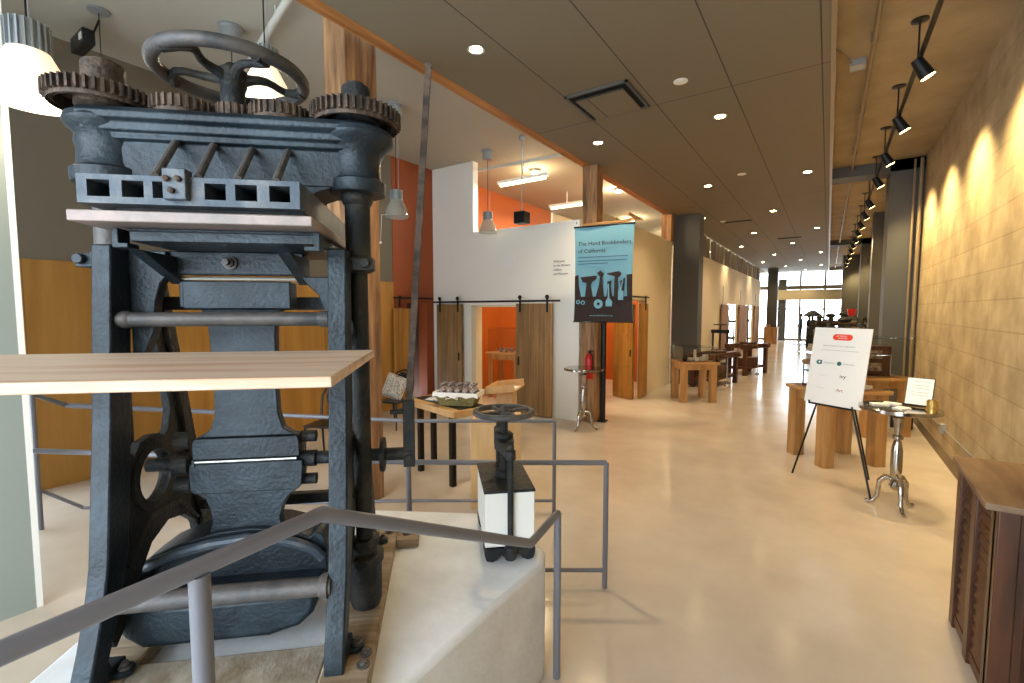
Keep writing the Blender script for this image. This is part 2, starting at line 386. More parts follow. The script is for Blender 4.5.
# timber posts and beam
def wpost(x0,x1,y0,y1,z0,z1,label):
    mb = MB().box(x0,x1,y0,y1,z0,z1)
    o = mb.build('timber_post', post, bevel=.012); tag(o, label, 'post', 'old timber posts under the long beam'); return o
wpost(-4.19,-3.86,2.88,3.26,0,4.98,'thick orange-brown timber post rising close behind the big press')
wpost(-3.64,-3.36,7.56,7.82,0,4.5,'dark weathered timber post behind the blue hanging banner')
wpost(-3.72,-3.46,12.5,12.74,3.8,4.5,'short timber post stub above the cream wall near the charcoal column')
o = MB().box(-3.67,-3.5,-3,13.2,4.5,4.78).build('timber_beam', beamm, bevel=.01); tag(o, 'long orange timber beam along the edge of the dropped ceiling', 'beam')
o = MB().cyl((-3.28,7.74,0),(-3.28,7.74,2.2),.05,n=8).box(-3.35,-3.21,7.67,7.81,0,.03).build('steel_post', black); tag(o, 'slim dark steel post at the floor beside the banner post', 'post')
# ------------------------------------------------------------------ ceiling fittings
def downlight(x, y, z, label, on=True):
    t = thing('downlight', label, 'ceiling light', (x,y,z), 0, 'recessed lights of the panelled ceiling')
    MB().lathe((x,y,z), [(.058,0),(.085,-.006),(.085,-.001),(.058,.002)], 20, cap=False).build('trim_ring', lampg, t)
    MB().lathe((x,y,z-.001), [(.062,0),(.04,-.008),(.004,-.012)], 16).build('lens', bulb, t)
    light('SPOT', 'lamp_light', (x,y,z-.03), DL, (1,.76,.46), t, spot_size=math.radians(120), spot_blend=.8, shadow_soft_size=.05)
    return t
DL = 190
rows = [(3.66,[-2.9]),(6.65,[-2.95,-1.25]),(10.15,[-2.1,-.4]),(13.6,[-2.93,-1.24]),(17.1,[-2.09,-.37]),(20.5,[-2.93,-1.2]),(24.2,[-2.1,-.35]),(27.6,[-2.9,-1.25]),(31,[-2.1,-.4]),(34.3,[-2.9,-1.25])]
names = {}
for y, xs in rows:
    for x in xs:
        key = 'beside the timber beam' if x < -2.5 else 'in the middle-left panels' if x < -1.7 else 'in the middle-right panels' if x < -1 else 'beside the track-lit aisle'
        n = names.get(key, 0); names[key] = n+1
        downlight(x, y, 4.5, 'glowing recessed downlight %s, %s in its line from the presses' % (key, ORD[n]))
for x, y, nm in [(-1.43,5.4,'next to the square vent'),(-1.41,9.63,'farther along the hall past the second light row'),(-2.55,14.4,'beyond the charcoal column')]:
    o = MB().lathe((x,y,4.5), [(.075,0),(.075,-.008),(.055,-.016),(.01,-.018)], 24).build('ceiling_disc', mat('matt_white_disc', (.85,.84,.8), .5))
    tag(o, 'plain white unlit ceiling disc '+nm, 'ceiling disc', 'small white discs in the ceiling')
t = thing('ceiling_vent', 'square air vent with raised plate set in the panelled ceiling', 'vent', (-2.28,5.4,4.5))
MB().box(-2.66,-1.9,5.02,5.05,4.475,4.5).box(-2.66,-1.9,5.78,5.81,4.475,4.5).box(-2.66,-2.63,5.02,5.81,4.475,4.5).box(-1.93,-1.9,5.02,5.81,4.475,4.5).build('frame', colm, t)
MB().box(-2.63,-1.93,5.05,5.78,4.49,4.5).build('recess', dark, t)
MB().box(-2.57,-1.99,5.13,5.76,4.46,4.475).build('plate', hallceil, t)
for x, y in [(-2.2,14.6),(-1.2,18.9)]:
    o = MB().box(x-.35,x+.35,y-.05,y+.05,4.485,4.5).build('slot_vent', dark); tag(o, 'dark slot vent in the ceiling, %s' % ('near the charcoal column' if y < 15 else 'farther down the hall'), 'vent')
# track lighting
t = thing('light_track', 'long black lighting track hung under the right aisle ceiling', 'light track', (.65,12,4.45))
MB().box(.602,.638,2.0,34,4.33,4.355).build('track', black, t)
for i in range(14):
    y = 4.4+i*1.59
    MB().cyl((.62,y,4.355),(.62,y,4.73),.008,n=8).lathe((.62,y,4.75), [(.07,0),(.07,-.012),(.03,-.02)], 16).build('hanger', black, t)
HY = [4.2,5.75,7.3,8.85,10.35,12.3,13.8,15.3,16.8,18.4,20.0,21.8,24,26.2,28.4]
for i, y in enumerate(HY):
    h = thing('track_spotlight', 'black track spotlight aimed at the rough right wall, %s from the carved cabinet' % (ORD[i] if i < 14 else 'farthest'), 'spotlight', (.62,y,4.33), 0, 'spotlights on the aisle track')
    c = Vector((.63,y,4.20)); d = (Vector((1.35,y+.15,2.9))-c).normalized()
    MB().cyl((.62,y,4.33),(.62,y,4.21),.012,n=8).build('stem', black, h)
    MB().cyl(c-d*.10,c+d*.09,.045,.062,n=14).build('housing', black, h); hs_ = [c_ for c_ in bpy.data.objects if c_.parent == h and c_.name.startswith('housing')][0]
    MB().cyl(c+d*.088,c+d*.094,.055,n=14).build('lens', mat('spot_lens', (1,.9,.7), .5, emit=(1,.86,.55), estr=16) if i == 0 else bpy.data.materials['spot_lens'], hs_)
    light('SPOT', 'lamp_light', c+d*.13, 300, (1,.74,.36), h, rot=aim(c, (1.35,y+.15,3.0)), spot_size=math.radians(110), spot_blend=.9, shadow_soft_size=.04)
o = MB().cyl((.28,3.2,4.66),(.28,36,4.66),.022,n=10)
for i in range(16): o.box(.25,.31,4+i*2-.02,4+i*2+.02,4.64,4.75)
tag(o.build('ceiling_pipe', galv), 'thin tan pipe running under the right aisle ceiling', 'pipe')
t = thing('junction_box', 'small grey box with short pipe on the aisle ceiling', 'junction box', (.2,6.6,4.75))
MB().box(.1,.24,6.5,6.66,4.68,4.75).build('box', lampg, t); MB().cyl((-.03,6.1,4.72),(.12,6.55,4.72),.012,n=8).build('conduit', galv, t)
# chandelier-like cluster far down the aisle
t = thing('hanging_rack', 'pale wire rack hanging far down the aisle below the track', 'rack', (.1,27,4.3))
mb = MB()
for i in range(6): mb.box(-.02,.52,27+i*.25,27.03+i*.25,4.15,4.17)
for x in (0,.25,.5): mb.box(x-.01,x+.01,27,28.3,4.17,4.19)
for x, y in ((0,27),(.5,27),(0,28.3),(.5,28.3)): mb.cyl((x,y,4.17),(x,y,4.75),.01,n=6)
mb.build('wire_frame', pipem, t)
# pendants in the gallery
def pendant(x, y, zc, zl, scale, lit, label, canister=True):
    t = thing('pendant_lamp', label, 'pendant lamp', (x,y,zl), 0, 'bell shaped pendant lamps of the gallery')
    if canister: MB().lathe((x,y,zc), [(.12,0),(.12,-.02),(.10,-.03),(.10,-.17),(.07,-.18)], 24).build('canister', lampg, t)
    MB().cyl((x,y,zc-.17),(x,y,zl+.24*scale),.005,n=6).build('cord', black, t)
    MB().cyl((x+.05,y,zc-.17),(x+.05*scale,y,zl+.22*scale),.0025,n=6).build('suspension_wire', lampg, t)
    s = scale
    mb = MB().lathe((x,y,zl), [(.02*s,.25*s),(.075*s,.245*s),(.08*s,.12*s),(.085*s,.10*s)], 24)
    for i in range(20):
        a = 2*PI*i/20; mb.box(-.004,.004,.078*s,.092*s,.10*s,.24*s, Matrix.Translation((x,y,zl)) @ Matrix.Rotation(a,4,'Z'))
    mb.build('neck', lampg, t)
    prof = [(.085*s,.10*s),(.10*s,.07*s),(.145*s,-.02*s),(.17*s,-.12*s),(.172*s,-.15*s),(.165*s,-.15*s),(.163*s,-.12*s),(.138*s,-.02*s),(.094*s,.06*s),(.08*s,.095*s)]
    MB().lathe((x,y,zl), prof, 32, cap=False).build('glass_shade', shadeg if lit else shadec, t)
    if lit: MB().ball((x,y,zl), .04*s, 12).build('bulb', mat('pendant_bulb', (1,.95,.85), .5, emit=(1,.9,.72), estr=25) if 'pendant_bulb' not in bpy.data.materials else bpy.data.materials['pendant_bulb'], t)
    light('POINT', 'lamp_light', (x,y,zl-.20*s), 9, (1,.90,.72), t, shadow_soft_size=.08) if lit else None
    return t
pendant(-3.96,.76,5.0,3.40,1.15,True,'glowing bell pendant lamp with ribbed neck hanging beside the sage wall end')
pendant(-3.24,1.78,4.9,3.55,.92,True,'glowing bell pendant lamp hanging behind the large handwheel', canister=False)
pendant(-5.37,2.59,5.0,3.6,1.0,False,'unlit pendant lamp on grey ceiling canister behind the press head')
t3 = pendant(-5.35,4.84,5.0,3.52,1.0,False,'clear bell pendant lamp in front of the rust orange wall')
MB().tube([(-5.3,4.8,3.4),(-5.42,4.62,3.38),(-5.43,4.6,3.0)],.003,6).ball((-5.43,4.6,2.98),.02,8).build('pull_cord', paper, t3)
pendant(-5.44,7.2,5.0,3.62,1.0,False,'clear bell pendant lamp in front of the white gallery wall')
t = thing('speaker_box', 'small black speaker box hanging on a rod above the gallery wall', 'speaker', (-4.47,6.9,3.5))
MB().cyl((-4.47,6.9,3.68),(-4.47,6.9,4.95),.01,n=8).build('rod', lampg, t); MB().ball((-4.47,6.9,4.95),.06,14).build('ball_canopy', lampg, t)
MB().box(-4.58,-4.36,6.8,7.0,3.5,3.7).build('cabinet', blackp, t, bevel=.01)
t = thing('exit_light_box', 'black emergency light box with white label below a round canopy', 'light box', (-6.3,1.7,4.85))
MB().lathe((-6.17,1.71,5.0), [(.09,0),(.09,-.02),(.03,-.03)], 20).build('canopy', lampg, t)
MB().box(-6.75,-6.35,1.62,1.72,4.72,4.86).build('case', blackp, t); MB().box(-6.45,-6.38,1.612,1.62,4.76,4.82).build('label_plate', paper, t)
MB().cyl((-6.17,1.71,4.97),(-6.17,1.71,3.6),.004,n=6).cyl((-6.17,1.71,4.9),(-6.4,1.7,4.8),.01,n=6).build('cable', black, t)
for i, (a, b, nm) in enumerate([((-4.0,2.5,4.86),(-7.15,3.3,4.86),'above the large handwheel'),((-7.1,7.62,4.86),(-3.9,7.82,4.86),'above the white gallery wall')]):
    mb = MB().cyl(a,b,.035,n=12)
    for k in (.2,.5,.8): p = Vector(a).lerp(Vector(b),k); mb.cyl(p,(p.x,p.y,5.0),.008,n=6)
    tag(mb.build('ceiling_pipe', pipem), 'white painted pipe crossing the gallery ceiling '+nm, 'pipe')
for i, (x, y, w) in enumerate([(-5.3,8.2,.55),(-5.6,10.75,.45)]):
    t = thing('fluorescent_light', ['glowing fluorescent tube light, nearer one above the white gallery wall','glowing fluorescent tube light, farther one seen beside the banner post','fluorescent tube light beyond the cream wall top','fluorescent tube light deep in the far room'][i], 'tube light', (x,y,4.7), 0, 'tube lights of the rooms beyond')
    MB().box(x-w-.05,x+w+.05,y-.05,y+.05,4.66,4.72).box(x-.01,x+.01,y-.01,y+.01,4.72,5.0).build('housing', paper, t)
    MB().cyl((x-w,y,4.63),(x+w,y,4.63),.028,n=12).build('tube', tube, t)
    light('AREA', 'lamp_light', (x,y,4.58), 90, (1,.84,.55), t, shape='RECTANGLE', size=2*w, size_y=.15)
# warm lamps added to light the orange room and the side rooms beyond
for x, y, e in [(-5.3,8.7,38),(-4.4,11.2,70),(-5.4,15,60),(-5.0,18.5,70),(-5.0,22,70),(-5.0,25.2,70),(-5,28,70)]:
    t = thing('added_room_lamp', {8.7:'added round lamp that lights the orange room',11.2:'added round lamp that lights the room behind the open honey door'}.get(y,'added round lamp that lights the rooms beyond the cream wall'), 'ceiling lamp', (x,y,4.9), 0, 'added round lamps of the side rooms')
    MB().lathe((x,y,5.0), [(.12,0),(.12,-.05),(.08,-.08)], 20).build('lamp_body', lampg, t)
    MB().lathe((x,y,4.92), [(.075,0),(.06,-.02),(.01,-.03)], 20).build('lens', tube, t)
    light('POINT', 'lamp_light', (x,y,4.75), e, (1,.76,.42), t, shadow_soft_size=.1)
# ------------------------------------------------------------------ the big iron press (press frame: x = u, y = v)
P0 = FP @ Vector((-.78,2.1,.72))
press = thing('iron_press', 'tall blue-black cast iron arming press with gear train and top handwheel', 'printing press', P0, A_)
def P(): return MB(FP)
def circ(cx, cy, r, n=28, a0=0, a1=2*PI): return [(cx+r*math.cos(a0+(a1-a0)*i/n), cy+r*math.sin(a0+(a1-a0)*i/n)) for i in range(n)]
# side frames
front = [(1.62,.72),(1.622,.78),(1.66,.87),(1.705,1.0),(1.735,1.12),(1.79,1.6),(1.84,2.23),(1.95,2.23),(1.90,1.6),(1.845,1.12),(1.80,1.0),(1.75,.87),(1.715,.80),(1.73,.76),(1.80,.755),(1.80,.72)]
back = [(2.08,2.23),(2.15,2.23),(2.30,1.62),(2.40,1.2),(2.52,.80),(2.62,.76),(2.62,.72),(2.44,.72),(2.42,.80),(2.33,1.15),(2.23,1.6)]
webo = [(1.90,2.20),(2.12,2.20),(2.27,1.62),(2.37,1.2),(2.42,.98),(2.38,.95),(2.33,1.02),(2.25,1.08),(2.13,1.11),(2.01,1.07),(1.93,.98),(1.83,.84),(1.78,.80),(1.75,.86),(1.82,1.1),(1.86,1.6)]
hole1 = circ(2.045,1.335,.105)
hole2 = [(1.915,1.90),(1.905,1.47),(1.93,1.44),(1.97,1.49)] + [(2.045+.165*math.cos(a), 1.335+.165*math.sin(a)) for a in (1.9,1.6,1.3,1.0)] + [(2.16,1.50),(2.18,1.58),(2.10,1.90),(2.0,1.96)]
hole3 = [(2.0,1.10),(2.05,1.14),(1.93,1.12),(1.91,1.03)]
for ul, ur, side in ((-1.195,-1.132,-1),(-.412,-.345,1)):
    P().prism(front, 0, ul, ur).build('leg', iron, press, bevel=.006)
    P().prism(back, 0, ul, ur).build('leg', iron_d, press, bevel=.006)
    uc = (ul+ur)/2
    w = P().prism(webo, 0, uc-.014, uc+.014, holes=[hole1, hole2])
    w.prism(circ(2.045,1.335,.14), 0, uc-.024, uc+.024, holes=[circ(2.045,1.335,.105)])
    inner = uc+.014 if side < 0 else uc-.014
    w.tube([(inner,1.86,1.05),(inner,1.98,1.17),(inner,2.10,1.17),(inner,2.22,1.15),(inner,2.36,1.02)], .012, 8)
    w.tube([(inner,1.95,1.98),(inner,2.05,1.8),(inner,2.2,1.7)], .012, 8)
    w.build('side_web', iron_d, press)
    for vv in (1.75, 2.57):
        fo = P().prism([(ur-.01,vv-.03),(ur+.03,vv-.03),(ur+.05,vv-.012),(ur+.05,vv+.018),(ur+.03,vv+.035),(ur-.01,vv+.035)], 2, .72, .74).build('foot_lug', iron, press, bevel=.003)
        P().lathe((ur+.024,vv,.74), [(.02,0),(.02,.010),(.011,.012),(.011,.024)], 12).build('bolt', steelw, fo)
# tie bars between the frames
P().cyl((-1.14,1.86,1.966),(-.40,1.86,1.966),.026,n=20).lathe((-1.12,1.86,1.966), [(.031,0),(.031,.02),(.026,.03)], 16, 'X').lathe((-.455,1.86,1.966), [(.026,0),(.031,.01),(.031,.04)], 16, 'X').build('tie_bar', steelw, press)
P().cyl((-1.14,1.72,.995),(-.40,1.72,.995),.034,n=20).lathe((-.44,1.72,.995), [(.036,0),(.045,.01),(.045,.03)], 16, 'X').build('tie_bar', steelw, press)
P().box(-1.16,-.38,2.12,2.17,2.0,2.055).build('rear_tie', iron_d, press)
P().box(-1.16,-.38,2.36,2.40,1.05,1.10).build('rear_tie', iron_d, press)
# curved guide brackets inside the frames
P().prism([(-.53,2.13),(-.505,2.13),(-.405,2.13),(-.405,1.86),(-.42,1.88),(-.44,1.98),(-.47,2.06),(-.51,2.10)], 1, 1.93, 1.98).build('guide_bracket', iron, press, bevel=.004)
P().prism([(-1.135,2.22),(-1.005,2.22),(-1.005,2.13),(-1.03,2.10),(-1.05,2.03),(-1.06,1.92),(-1.10,1.82),(-1.135,1.80)], 1, 1.93, 1.98).build('guide_bracket', iron, press, bevel=.004)
# columns
for uc, s in ((-1.228,-1),(-.325,1)):
    P().lathe((uc,2.0,0), [(.05,2.215),(.05,2.42),(.058,2.43),(.064,2.45),(.058,2.475),(.05,2.49)], 24).build('column', steelw if s < 0 else iron_d, press)
    P().lathe((uc,2.0,0), [(.035,.82),(.035,2.17)], 24).build('column_rod', iron_d, press)
    c = P().lathe((uc,2.0,0), [(.04,2.15),(.055,2.155),(.055,2.215),(.04,2.225)], 24)
    c.box(uc-.06,uc+.07,1.90,1.97,2.155,2.205).lathe((uc+s*.04,1.90,2.183), [(.02,-.02),(.02,.0),(.012,.012)], 8, 'Y')
    c.build('clamp', iron_d if s > 0 else iron, press, bevel=.004)
    b = P().lathe((uc,2.0,0), [(.04,.735),(.058,.74),(.068,.77),(.07,.93),(.078,.935),(.078,.965),(.05,.975),(.045,1.0)], 24)
    b.lathe((uc,2.0,0), [(.06,1.0),(.06,1.03),(.045,1.035)], 6)
    b.build('cylinder_foot', iron_d, press)
# head casting
DZ = -.025
hp = [(1.925,2.50),(1.925,2.635),(1.905,2.64),(1.905,2.66),(1.89,2.665),(1.885,2.69),(1.865,2.70),(1.862,2.72),(1.88,2.74),(2.16,2.74),(2.16,2.50)]
hp = [(a, b+DZ) for a, b in hp]
h = P().prism(hp, 0, -1.24, -.318)
h.prism([(-1.24,2.48),(-1.14,2.475),(-1.09,2.45),(-1.06,2.41),(-.50,2.41),(-.47,2.45),(-.40,2.475),(-.318,2.48),(-.318,2.52),(-1.24,2.52)], 1, 1.93, 2.12)
h.build('head_beam', iron, press, bevel=.004)
for uc in (-1.204,-.322):
    P().lathe((uc,2.0,0), [(r*((1.16 if z < 2.65 else .96) if uc < -1 else 1.0), z+DZ) for r, z in [(.07,2.488),(.106,2.49),(.110,2.50),(.110,2.535),(.096,2.545),(.092,2.56),(.090,2.61),(.096,2.635),(.112,2.66),(.122,2.675),(.140,2.69),(.146,2.705),(.140,2.725),(.12,2.738),(.10,2.742),(.085,2.755),(.06,2.76)]], 40).build('head_boss', iron, press)
# gears
def gear(uc, r, nt, z0, z1, m, name='gear'):
    o = []; 
    for i in range(nt):
        a = 2*PI*i/nt; w = 2*PI/nt
        for k, rr in ((0,.915),(.12,1),(.42,1),(.54,.915)): o.append((uc+r*rr*math.cos(a+k*w), 2.0+r*rr*math.sin(a+k*w)))
    g = P().prism(o, 2, z0, z1, holes=[circ(uc,2.0,r*.80,32)])
    g.lathe((uc,2.0,0), [(r*.91,z0-.014),(r*.915,z0),(r*.80,z0+.001),(r*.80,z0-.010)], 40, cap=False)
    g.lathe((uc,2.0,0), [(r*.82,z0+.02),(r*.82,z1-.012),(.03,z1-.012),(.03,z0+.02)], 32, cap=False)
    return g.build(name, m, press)
gear(-1.228,.170,42,2.755,2.80,rust); gear(-.950,.113,28,2.735,2.778,rust); gear(-.777,.062,16,2.725,2.78,rust); gear(-.607,.113,28,2.735,2.778,rust); gear(-.322,.174,42,2.742,2.79,rust)
for uc, r in ((-.953,.05),(-.777,.03),(-.607,.05)): P().lathe((uc,2.0,0), [(r,2.712),(r,2.745)], 20).build('gear_hub', iron_d, press)
for uc, r, h2 in ((-1.222,.066,.105),(-.322,.056,.085)):
    P().lathe((uc,2.0,0), [(.05,2.73),(.09,2.745),(.09,2.77),(r,2.785),(r,2.79+h2),(r*.95,2.80+h2),(.035,2.802+h2),(.035,2.815+h2),(.02,2.82+h2)], 28).build('cap_nut', rust if uc < -1 else iron_d, press)
# handwheel
wz = 2.90
w = P().ring((-.778,2.0,wz), .250, .0245, 56, 14)
w.build('handwheel_rim', steelw, press); rim = bpy.data.objects['handwheel_rim']
w = P().lathe((-.778,2.0,0), [(.045,2.77),(.042,2.86),(.042,wz-.03),(.05,wz-.02),(.052,wz+.015),(.03,wz+.03),(.022,wz+.04)], 24)
for k in range(5):
    a = 2*PI*k/5+.35; pts = []
    for i in range(9):
        t = i/8; rr = .04+t*.208; aa = a+.55*math.sin(t*PI)*(.6)*t - .12*math.sin(t*2*PI)
        pts.append((-.778+rr*math.cos(aa), 2.0+rr*math.sin(aa), wz-.01+.015*math.sin(t*PI)))
    w.tube(pts, [.022,.018,.016,.015,.014,.014,.015,.018,.022], 10)
w.build('handwheel_spokes', iron_d, rim)
# pierced platen block with sloping ribs
wins = [(-1.04,-.979),(-.946,-.886),(-.862,-.828),(-.716,-.655),(-.628,-.564),(-.528,-.466)]
hs = [[(a,2.342),(b,2.342),(b,2.392),(a,2.392)] for a, b in wins]
b = P().prism([(-1.068,2.322),(-.437,2.322),(-.437,2.408),(-1.068,2.408)], 1, 1.60, 1.9, holes=hs)
b.box(-1.068,-.437,1.9,2.37,2.322,2.408)
b.build('platen_block', iron_l, press)
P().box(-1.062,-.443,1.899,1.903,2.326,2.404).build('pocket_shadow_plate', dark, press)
c = P().box(-.822,-.757,1.575,1.62,2.335,2.428)
c.build('clamp_plate', iron_l, press, bevel=.003)
c = P()
for u, z in ((-.808,2.395),(-.775,2.395),(-.795,2.36)): c.lathe((u,1.575,z), [(.009,0),(.009,-.012),(.005,-.014)], 10, 'Y')
c.build('clamp_bolt', rust, press)
rib_m = mat('rib_steel', (.44,.42,.40), .5, .2, rgb2=(.33,.31,.30), scale=12, bump=.1)
for u0, u1, z1 in ((-.865,-.940,2.605),(-.743,-.814,2.60),(-.627,-.683,2.592),(-.514,-.556,2.592)):
    P().tube([(u0,1.622,2.412),(u1,1.90,z1),(u1-.003,1.935,z1+.006)], .0125, 10).build('rib', rib_m, press)
P().box(-1.0,-.44,1.66,2.2,2.30,2.323).build('backing_plate', iron_d, press)
P().box(-1.10,-.402,1.60,2.22,2.268,2.302).build('platen', platm, press, bevel=.004)
P().box(-.985,-.412,1.69,2.2,2.222,2.255).box(-1.0,-.42,1.72,2.2,2.254,2.269).build('under_plate', iron, press, bevel=.003)
for s, ua, ub in ((1,-1.03,-.985),(-1,-.45,-.40)):
    P().prism([(ua,2.262),(ua,2.20),(ub,2.20),(ub,2.215),(ua+.018,2.215),(ua+.018,2.262)] if s > 0 else [(ub,2.262),(ub,2.20),(ua,2.20),(ua,2.215),(ub-.018,2.215),(ub-.018,2.262)], 1, 1.68, 1.74).build('edge_bracket', iron, press, bevel=.002)
    uu = -1.0 if s > 0 else -.535
    P().prism([(1.74,2.20),(1.99,2.20),(1.99,2.10),(1.955,2.115)], 0, uu-.02, uu+.02).build('gusset', iron, press)
P().box(-1.01,-.527,1.95,2.02,2.135,2.222).build('crosshead', iron, press, bevel=.004)
P().lathe((-.79,1.95,2.18), [(.026,0),(.026,-.012),(.018,-.014),(.018,-.03),(.012,-.032),(.012,-.055)], 14, 'Y').build('crosshead_bolt', steelw, press)
P().cyl((-1.03,1.985,2.122),(-.50,1.985,2.122),.008,n=10).build('pin', bright, press)
P().box(-.976,-.585,1.97,2.06,2.005,2.112).box(-.99,-.972,1.975,2.05,2.01,2.118).build('toggle_cap', iron, press, bevel=.004)
# the waisted toggle plate
def outline(pts): # right then mirrored left, given (uL, uR, z)
    return [(a, z) for a, b, z in pts] + [(b, z) for a, b, z in reversed(pts)]
P().prism(outline([(-.955,-.64,2.005),(-.93,-.668,1.965),(-.925,-.672,1.9),(-.915,-.676,1.68),(-.918,-.672,1.57),(-.935,-.656,1.51),(-.965,-.625,1.487),(-.99,-.598,1.476)]), 1, 2.05, 2.10).build('toggle_arm', iron, press, bevel=.004)
P().prism(outline([(-.99,-.597,1.475),(-1.0,-.590,1.455),(-1.0,-.588,1.388)]), 1, 2.035, 2.11).box(-1.003,-.99,2.03,2.05,1.36,1.39).build('toggle_joint', iron, press, bevel=.003)
P().cyl((-.99,2.035,1.379),(-.60,2.035,1.379),.006,n=10).build('pin', bright, press)
P().prism(outline([(-1.013,-.579,1.37),(-1.016,-.577,1.34),(-1.014,-.585,1.262),(-1.0,-.60,1.245)]), 1, 2.035, 2.11).build('toggle_joint', iron, press, bevel=.003)
P().prism(outline([(-1.0,-.602,1.244),(-.965,-.64,1.215),(-.948,-.667,1.17),(-.944,-.678,1.12),(-.958,-.668,1.06),(-.98,-.64,1.0)]), 1, 2.05, 2.10).build('toggle_arm', iron, press, bevel=.004)
for u in (-1.06,-.565):
    q_ = 1 if u < -1 else .7
    for v_, z_, r_ in ((2.10,1.455,.036),(2.09,1.36,.05),(2.09,1.27,.034)): P().lathe((u,v_,z_), [(r_*q_,-.03),(r_*q_,.03)], 18, 'X').build('link_boss', iron_d, press)
P().cyl((-1.2,2.1,1.358),(-.13,2.1,1.358),.028,n=18).lathe((-.255,2.1,1.358), [(.035,-.01),(.075,-.008),(.075,.008),(.035,.01)], 24, 'X').build('cross_shaft', iron_d, press)
# lower yoke and base casting
arch = [(-1.225,.86),(-1.225,.955),(-1.15,1.01),(-1.04,1.055),(-.92,1.085),(-.79,1.095),(-.68,1.085),(-.60,1.06),(-.555,1.04),(-.53,1.06),(-.50,1.045),(-.485,1.0),(-.485,.86)]
P().prism(arch, 1, 2.02, 2.22).build('lower_yoke', iron, press, bevel=.006)
P().tube([(-1.22,2.01,.94),(-1.15,1.99,.985),(-1.04,1.98,1.03),(-.92,1.975,1.06),(-.79,1.975,1.072),(-.68,1.98,1.06),(-.60,1.985,1.035),(-.53,1.99,1.0),(-.495,1.99,.96)], .022, 10).build('yoke_rim', iron_l, press)
slab = [(-1.10,.745),(-.66,.745),(-.55,.775),(-.50,.82),(-.485,.86),(-.49,.90),(-1.20,.90),(-1.205,.86),(-1.16,.79)]
P().prism(slab, 1, 1.83, 2.3).build('base_casting', iron, press, bevel=.02)
P().box(-1.0,-.7,1.95,2.25,.72,.76).build('base_pad', iron_d, press)
# lever
P().box(-.165,-.115,2.08,2.12,1.30,1.60).lathe((-.14,2.08,1.345), [(.016,0),(.016,-.015)], 8, 'Y').cyl((-.22,2.09,1.55),(-.165,2.09,1.55),.011,n=8).build('lever_socket', iron_d, press, bevel=.003)
P().prism([(-.155,1.58),(-.125,1.58),(-.022,3.03),(-.05,3.04)], 1, 2.09, 2.105).lathe((-.036,2.0975,3.045), [(.016,-.006),(.016,.006)], 12, 'Y').build('lever_bar', rust, press, bevel=.002)
# timber base
tb = thing('timber_platform', 'weathered grey timber sleepers bolted under the tall iron press', 'timber platform', FP @ Vector((-.78,2.1,.66)), A_)
P().box(-.43,-.255,1.5,2.76,.661,.72).build('side_sleeper', sleeper, tb, bevel=.008)
P().box(-1.27,-1.10,1.5,2.76,.661,.72).build('side_sleeper', sleeper, tb, bevel=.008)
P().box(-1.10,-.43,1.56,1.80,.661,.715).build('cross_sleeper', mat('weathered_cross_timber', (.66,.62,.56), .8, rgb2=(.50,.44,.36), scale=8, stretch=(1.5,.9,1.5), bump=.5), tb, bevel=.008)
P().box(-.255,-.13,2.60,2.74,.661,.71).build('cross_sleeper', sleeper, tb, bevel=.006)
for u, v in ((-.285,1.72),(-.285,1.66),(-.20,2.67),(-.30,2.68)): P().lathe((u,v,.72 if u < -.25 else .71), [(.024,0),(.024,.006),(.013,.007),(.013,.018),(.006,.02)], 12).build('bolt', steelw, tb)
# pine board laid across the front of the press
bd = thing('pine_board', 'long pale pine board laid across the front of the iron press', 'board', FP @ Vector((-.9,1.35,1.83)), A_)
P().box(-2.1,-.228,1.03,1.69,1.835,1.860).build('plank', pine, bd, bevel=.003)
P().box(-.42,-.36,1.42,1.63,1.815,1.835).build('batten', sleeper, bd)
P().box(-1.2,-1.14,1.42,1.63,1.815,1.835).build('batten', sleeper, bd)
# ------------------------------------------------------------------ small nipping press
FPo = FP
FP = FP @ Matrix.Translation((-.018,0,0))
np_ = thing('nipping_press', 'small iron book press with round handwheel clamping white boards', 'book press', FP @ Vector((.378,2.61,.66)), A_)
um = .378
f = P().prism([(.242,.70),(.242,.735),(.515,.735),(.515,.70),(.505,.668),(.475,.661),(.445,.672),(.425,.70),(.41,.685),(.378,.675),(.346,.685),(.331,.70),(.311,.672),(.285,.661),(.252,.668)], 1, 2.37, 2.47)
f.prism([(.242,.70),(.242,.735),(.515,.735),(.515,.70),(.505,.668),(.475,.661),(.445,.672),(.425,.70),(.331,.70),(.311,.672),(.285,.661),(.252,.668)], 1, 2.76, 2.86).box(.25,.505,2.37,2.86,.715,.735)
f.lathe((um,2.36,.70), [(.03,-.02),(.034,0),(.034,.045),(.022,.055)], 16).lathe((um,2.87,.70), [(.03,-.02),(.034,0),(.034,.045),(.022,.055)], 16)
f.build('base', iron_d, np_, bevel=.006)
P().box(.245,.385,2.385,2.85,.737,1.03).build('white_block', white, np_, bevel=.003)['label'] = 'white painted boards clamped in the press'
P().box(.396,.512,2.385,2.85,.737,1.03).build('white_block', white, np_, bevel=.003)['label'] = 'white painted boards clamped in the press'
P().box(.385,.396,2.40,2.84,.737,1.028).build('dark_spacer', iron_d, np_)
P().box(.240,.517,2.38,2.855,1.03,1.045).build('pressing_plate', iron_d, np_, bevel=.003)
for v in (2.36, 2.87): P().cyl((um,v,.70),(um,v,1.24),.016,n=16).lathe((um,v,1.245), [(.02,-.03),(.028,-.025),(.028,.02),(.014,.03),(.014,.05)], 8).build('upright_rod', iron_d, np_)
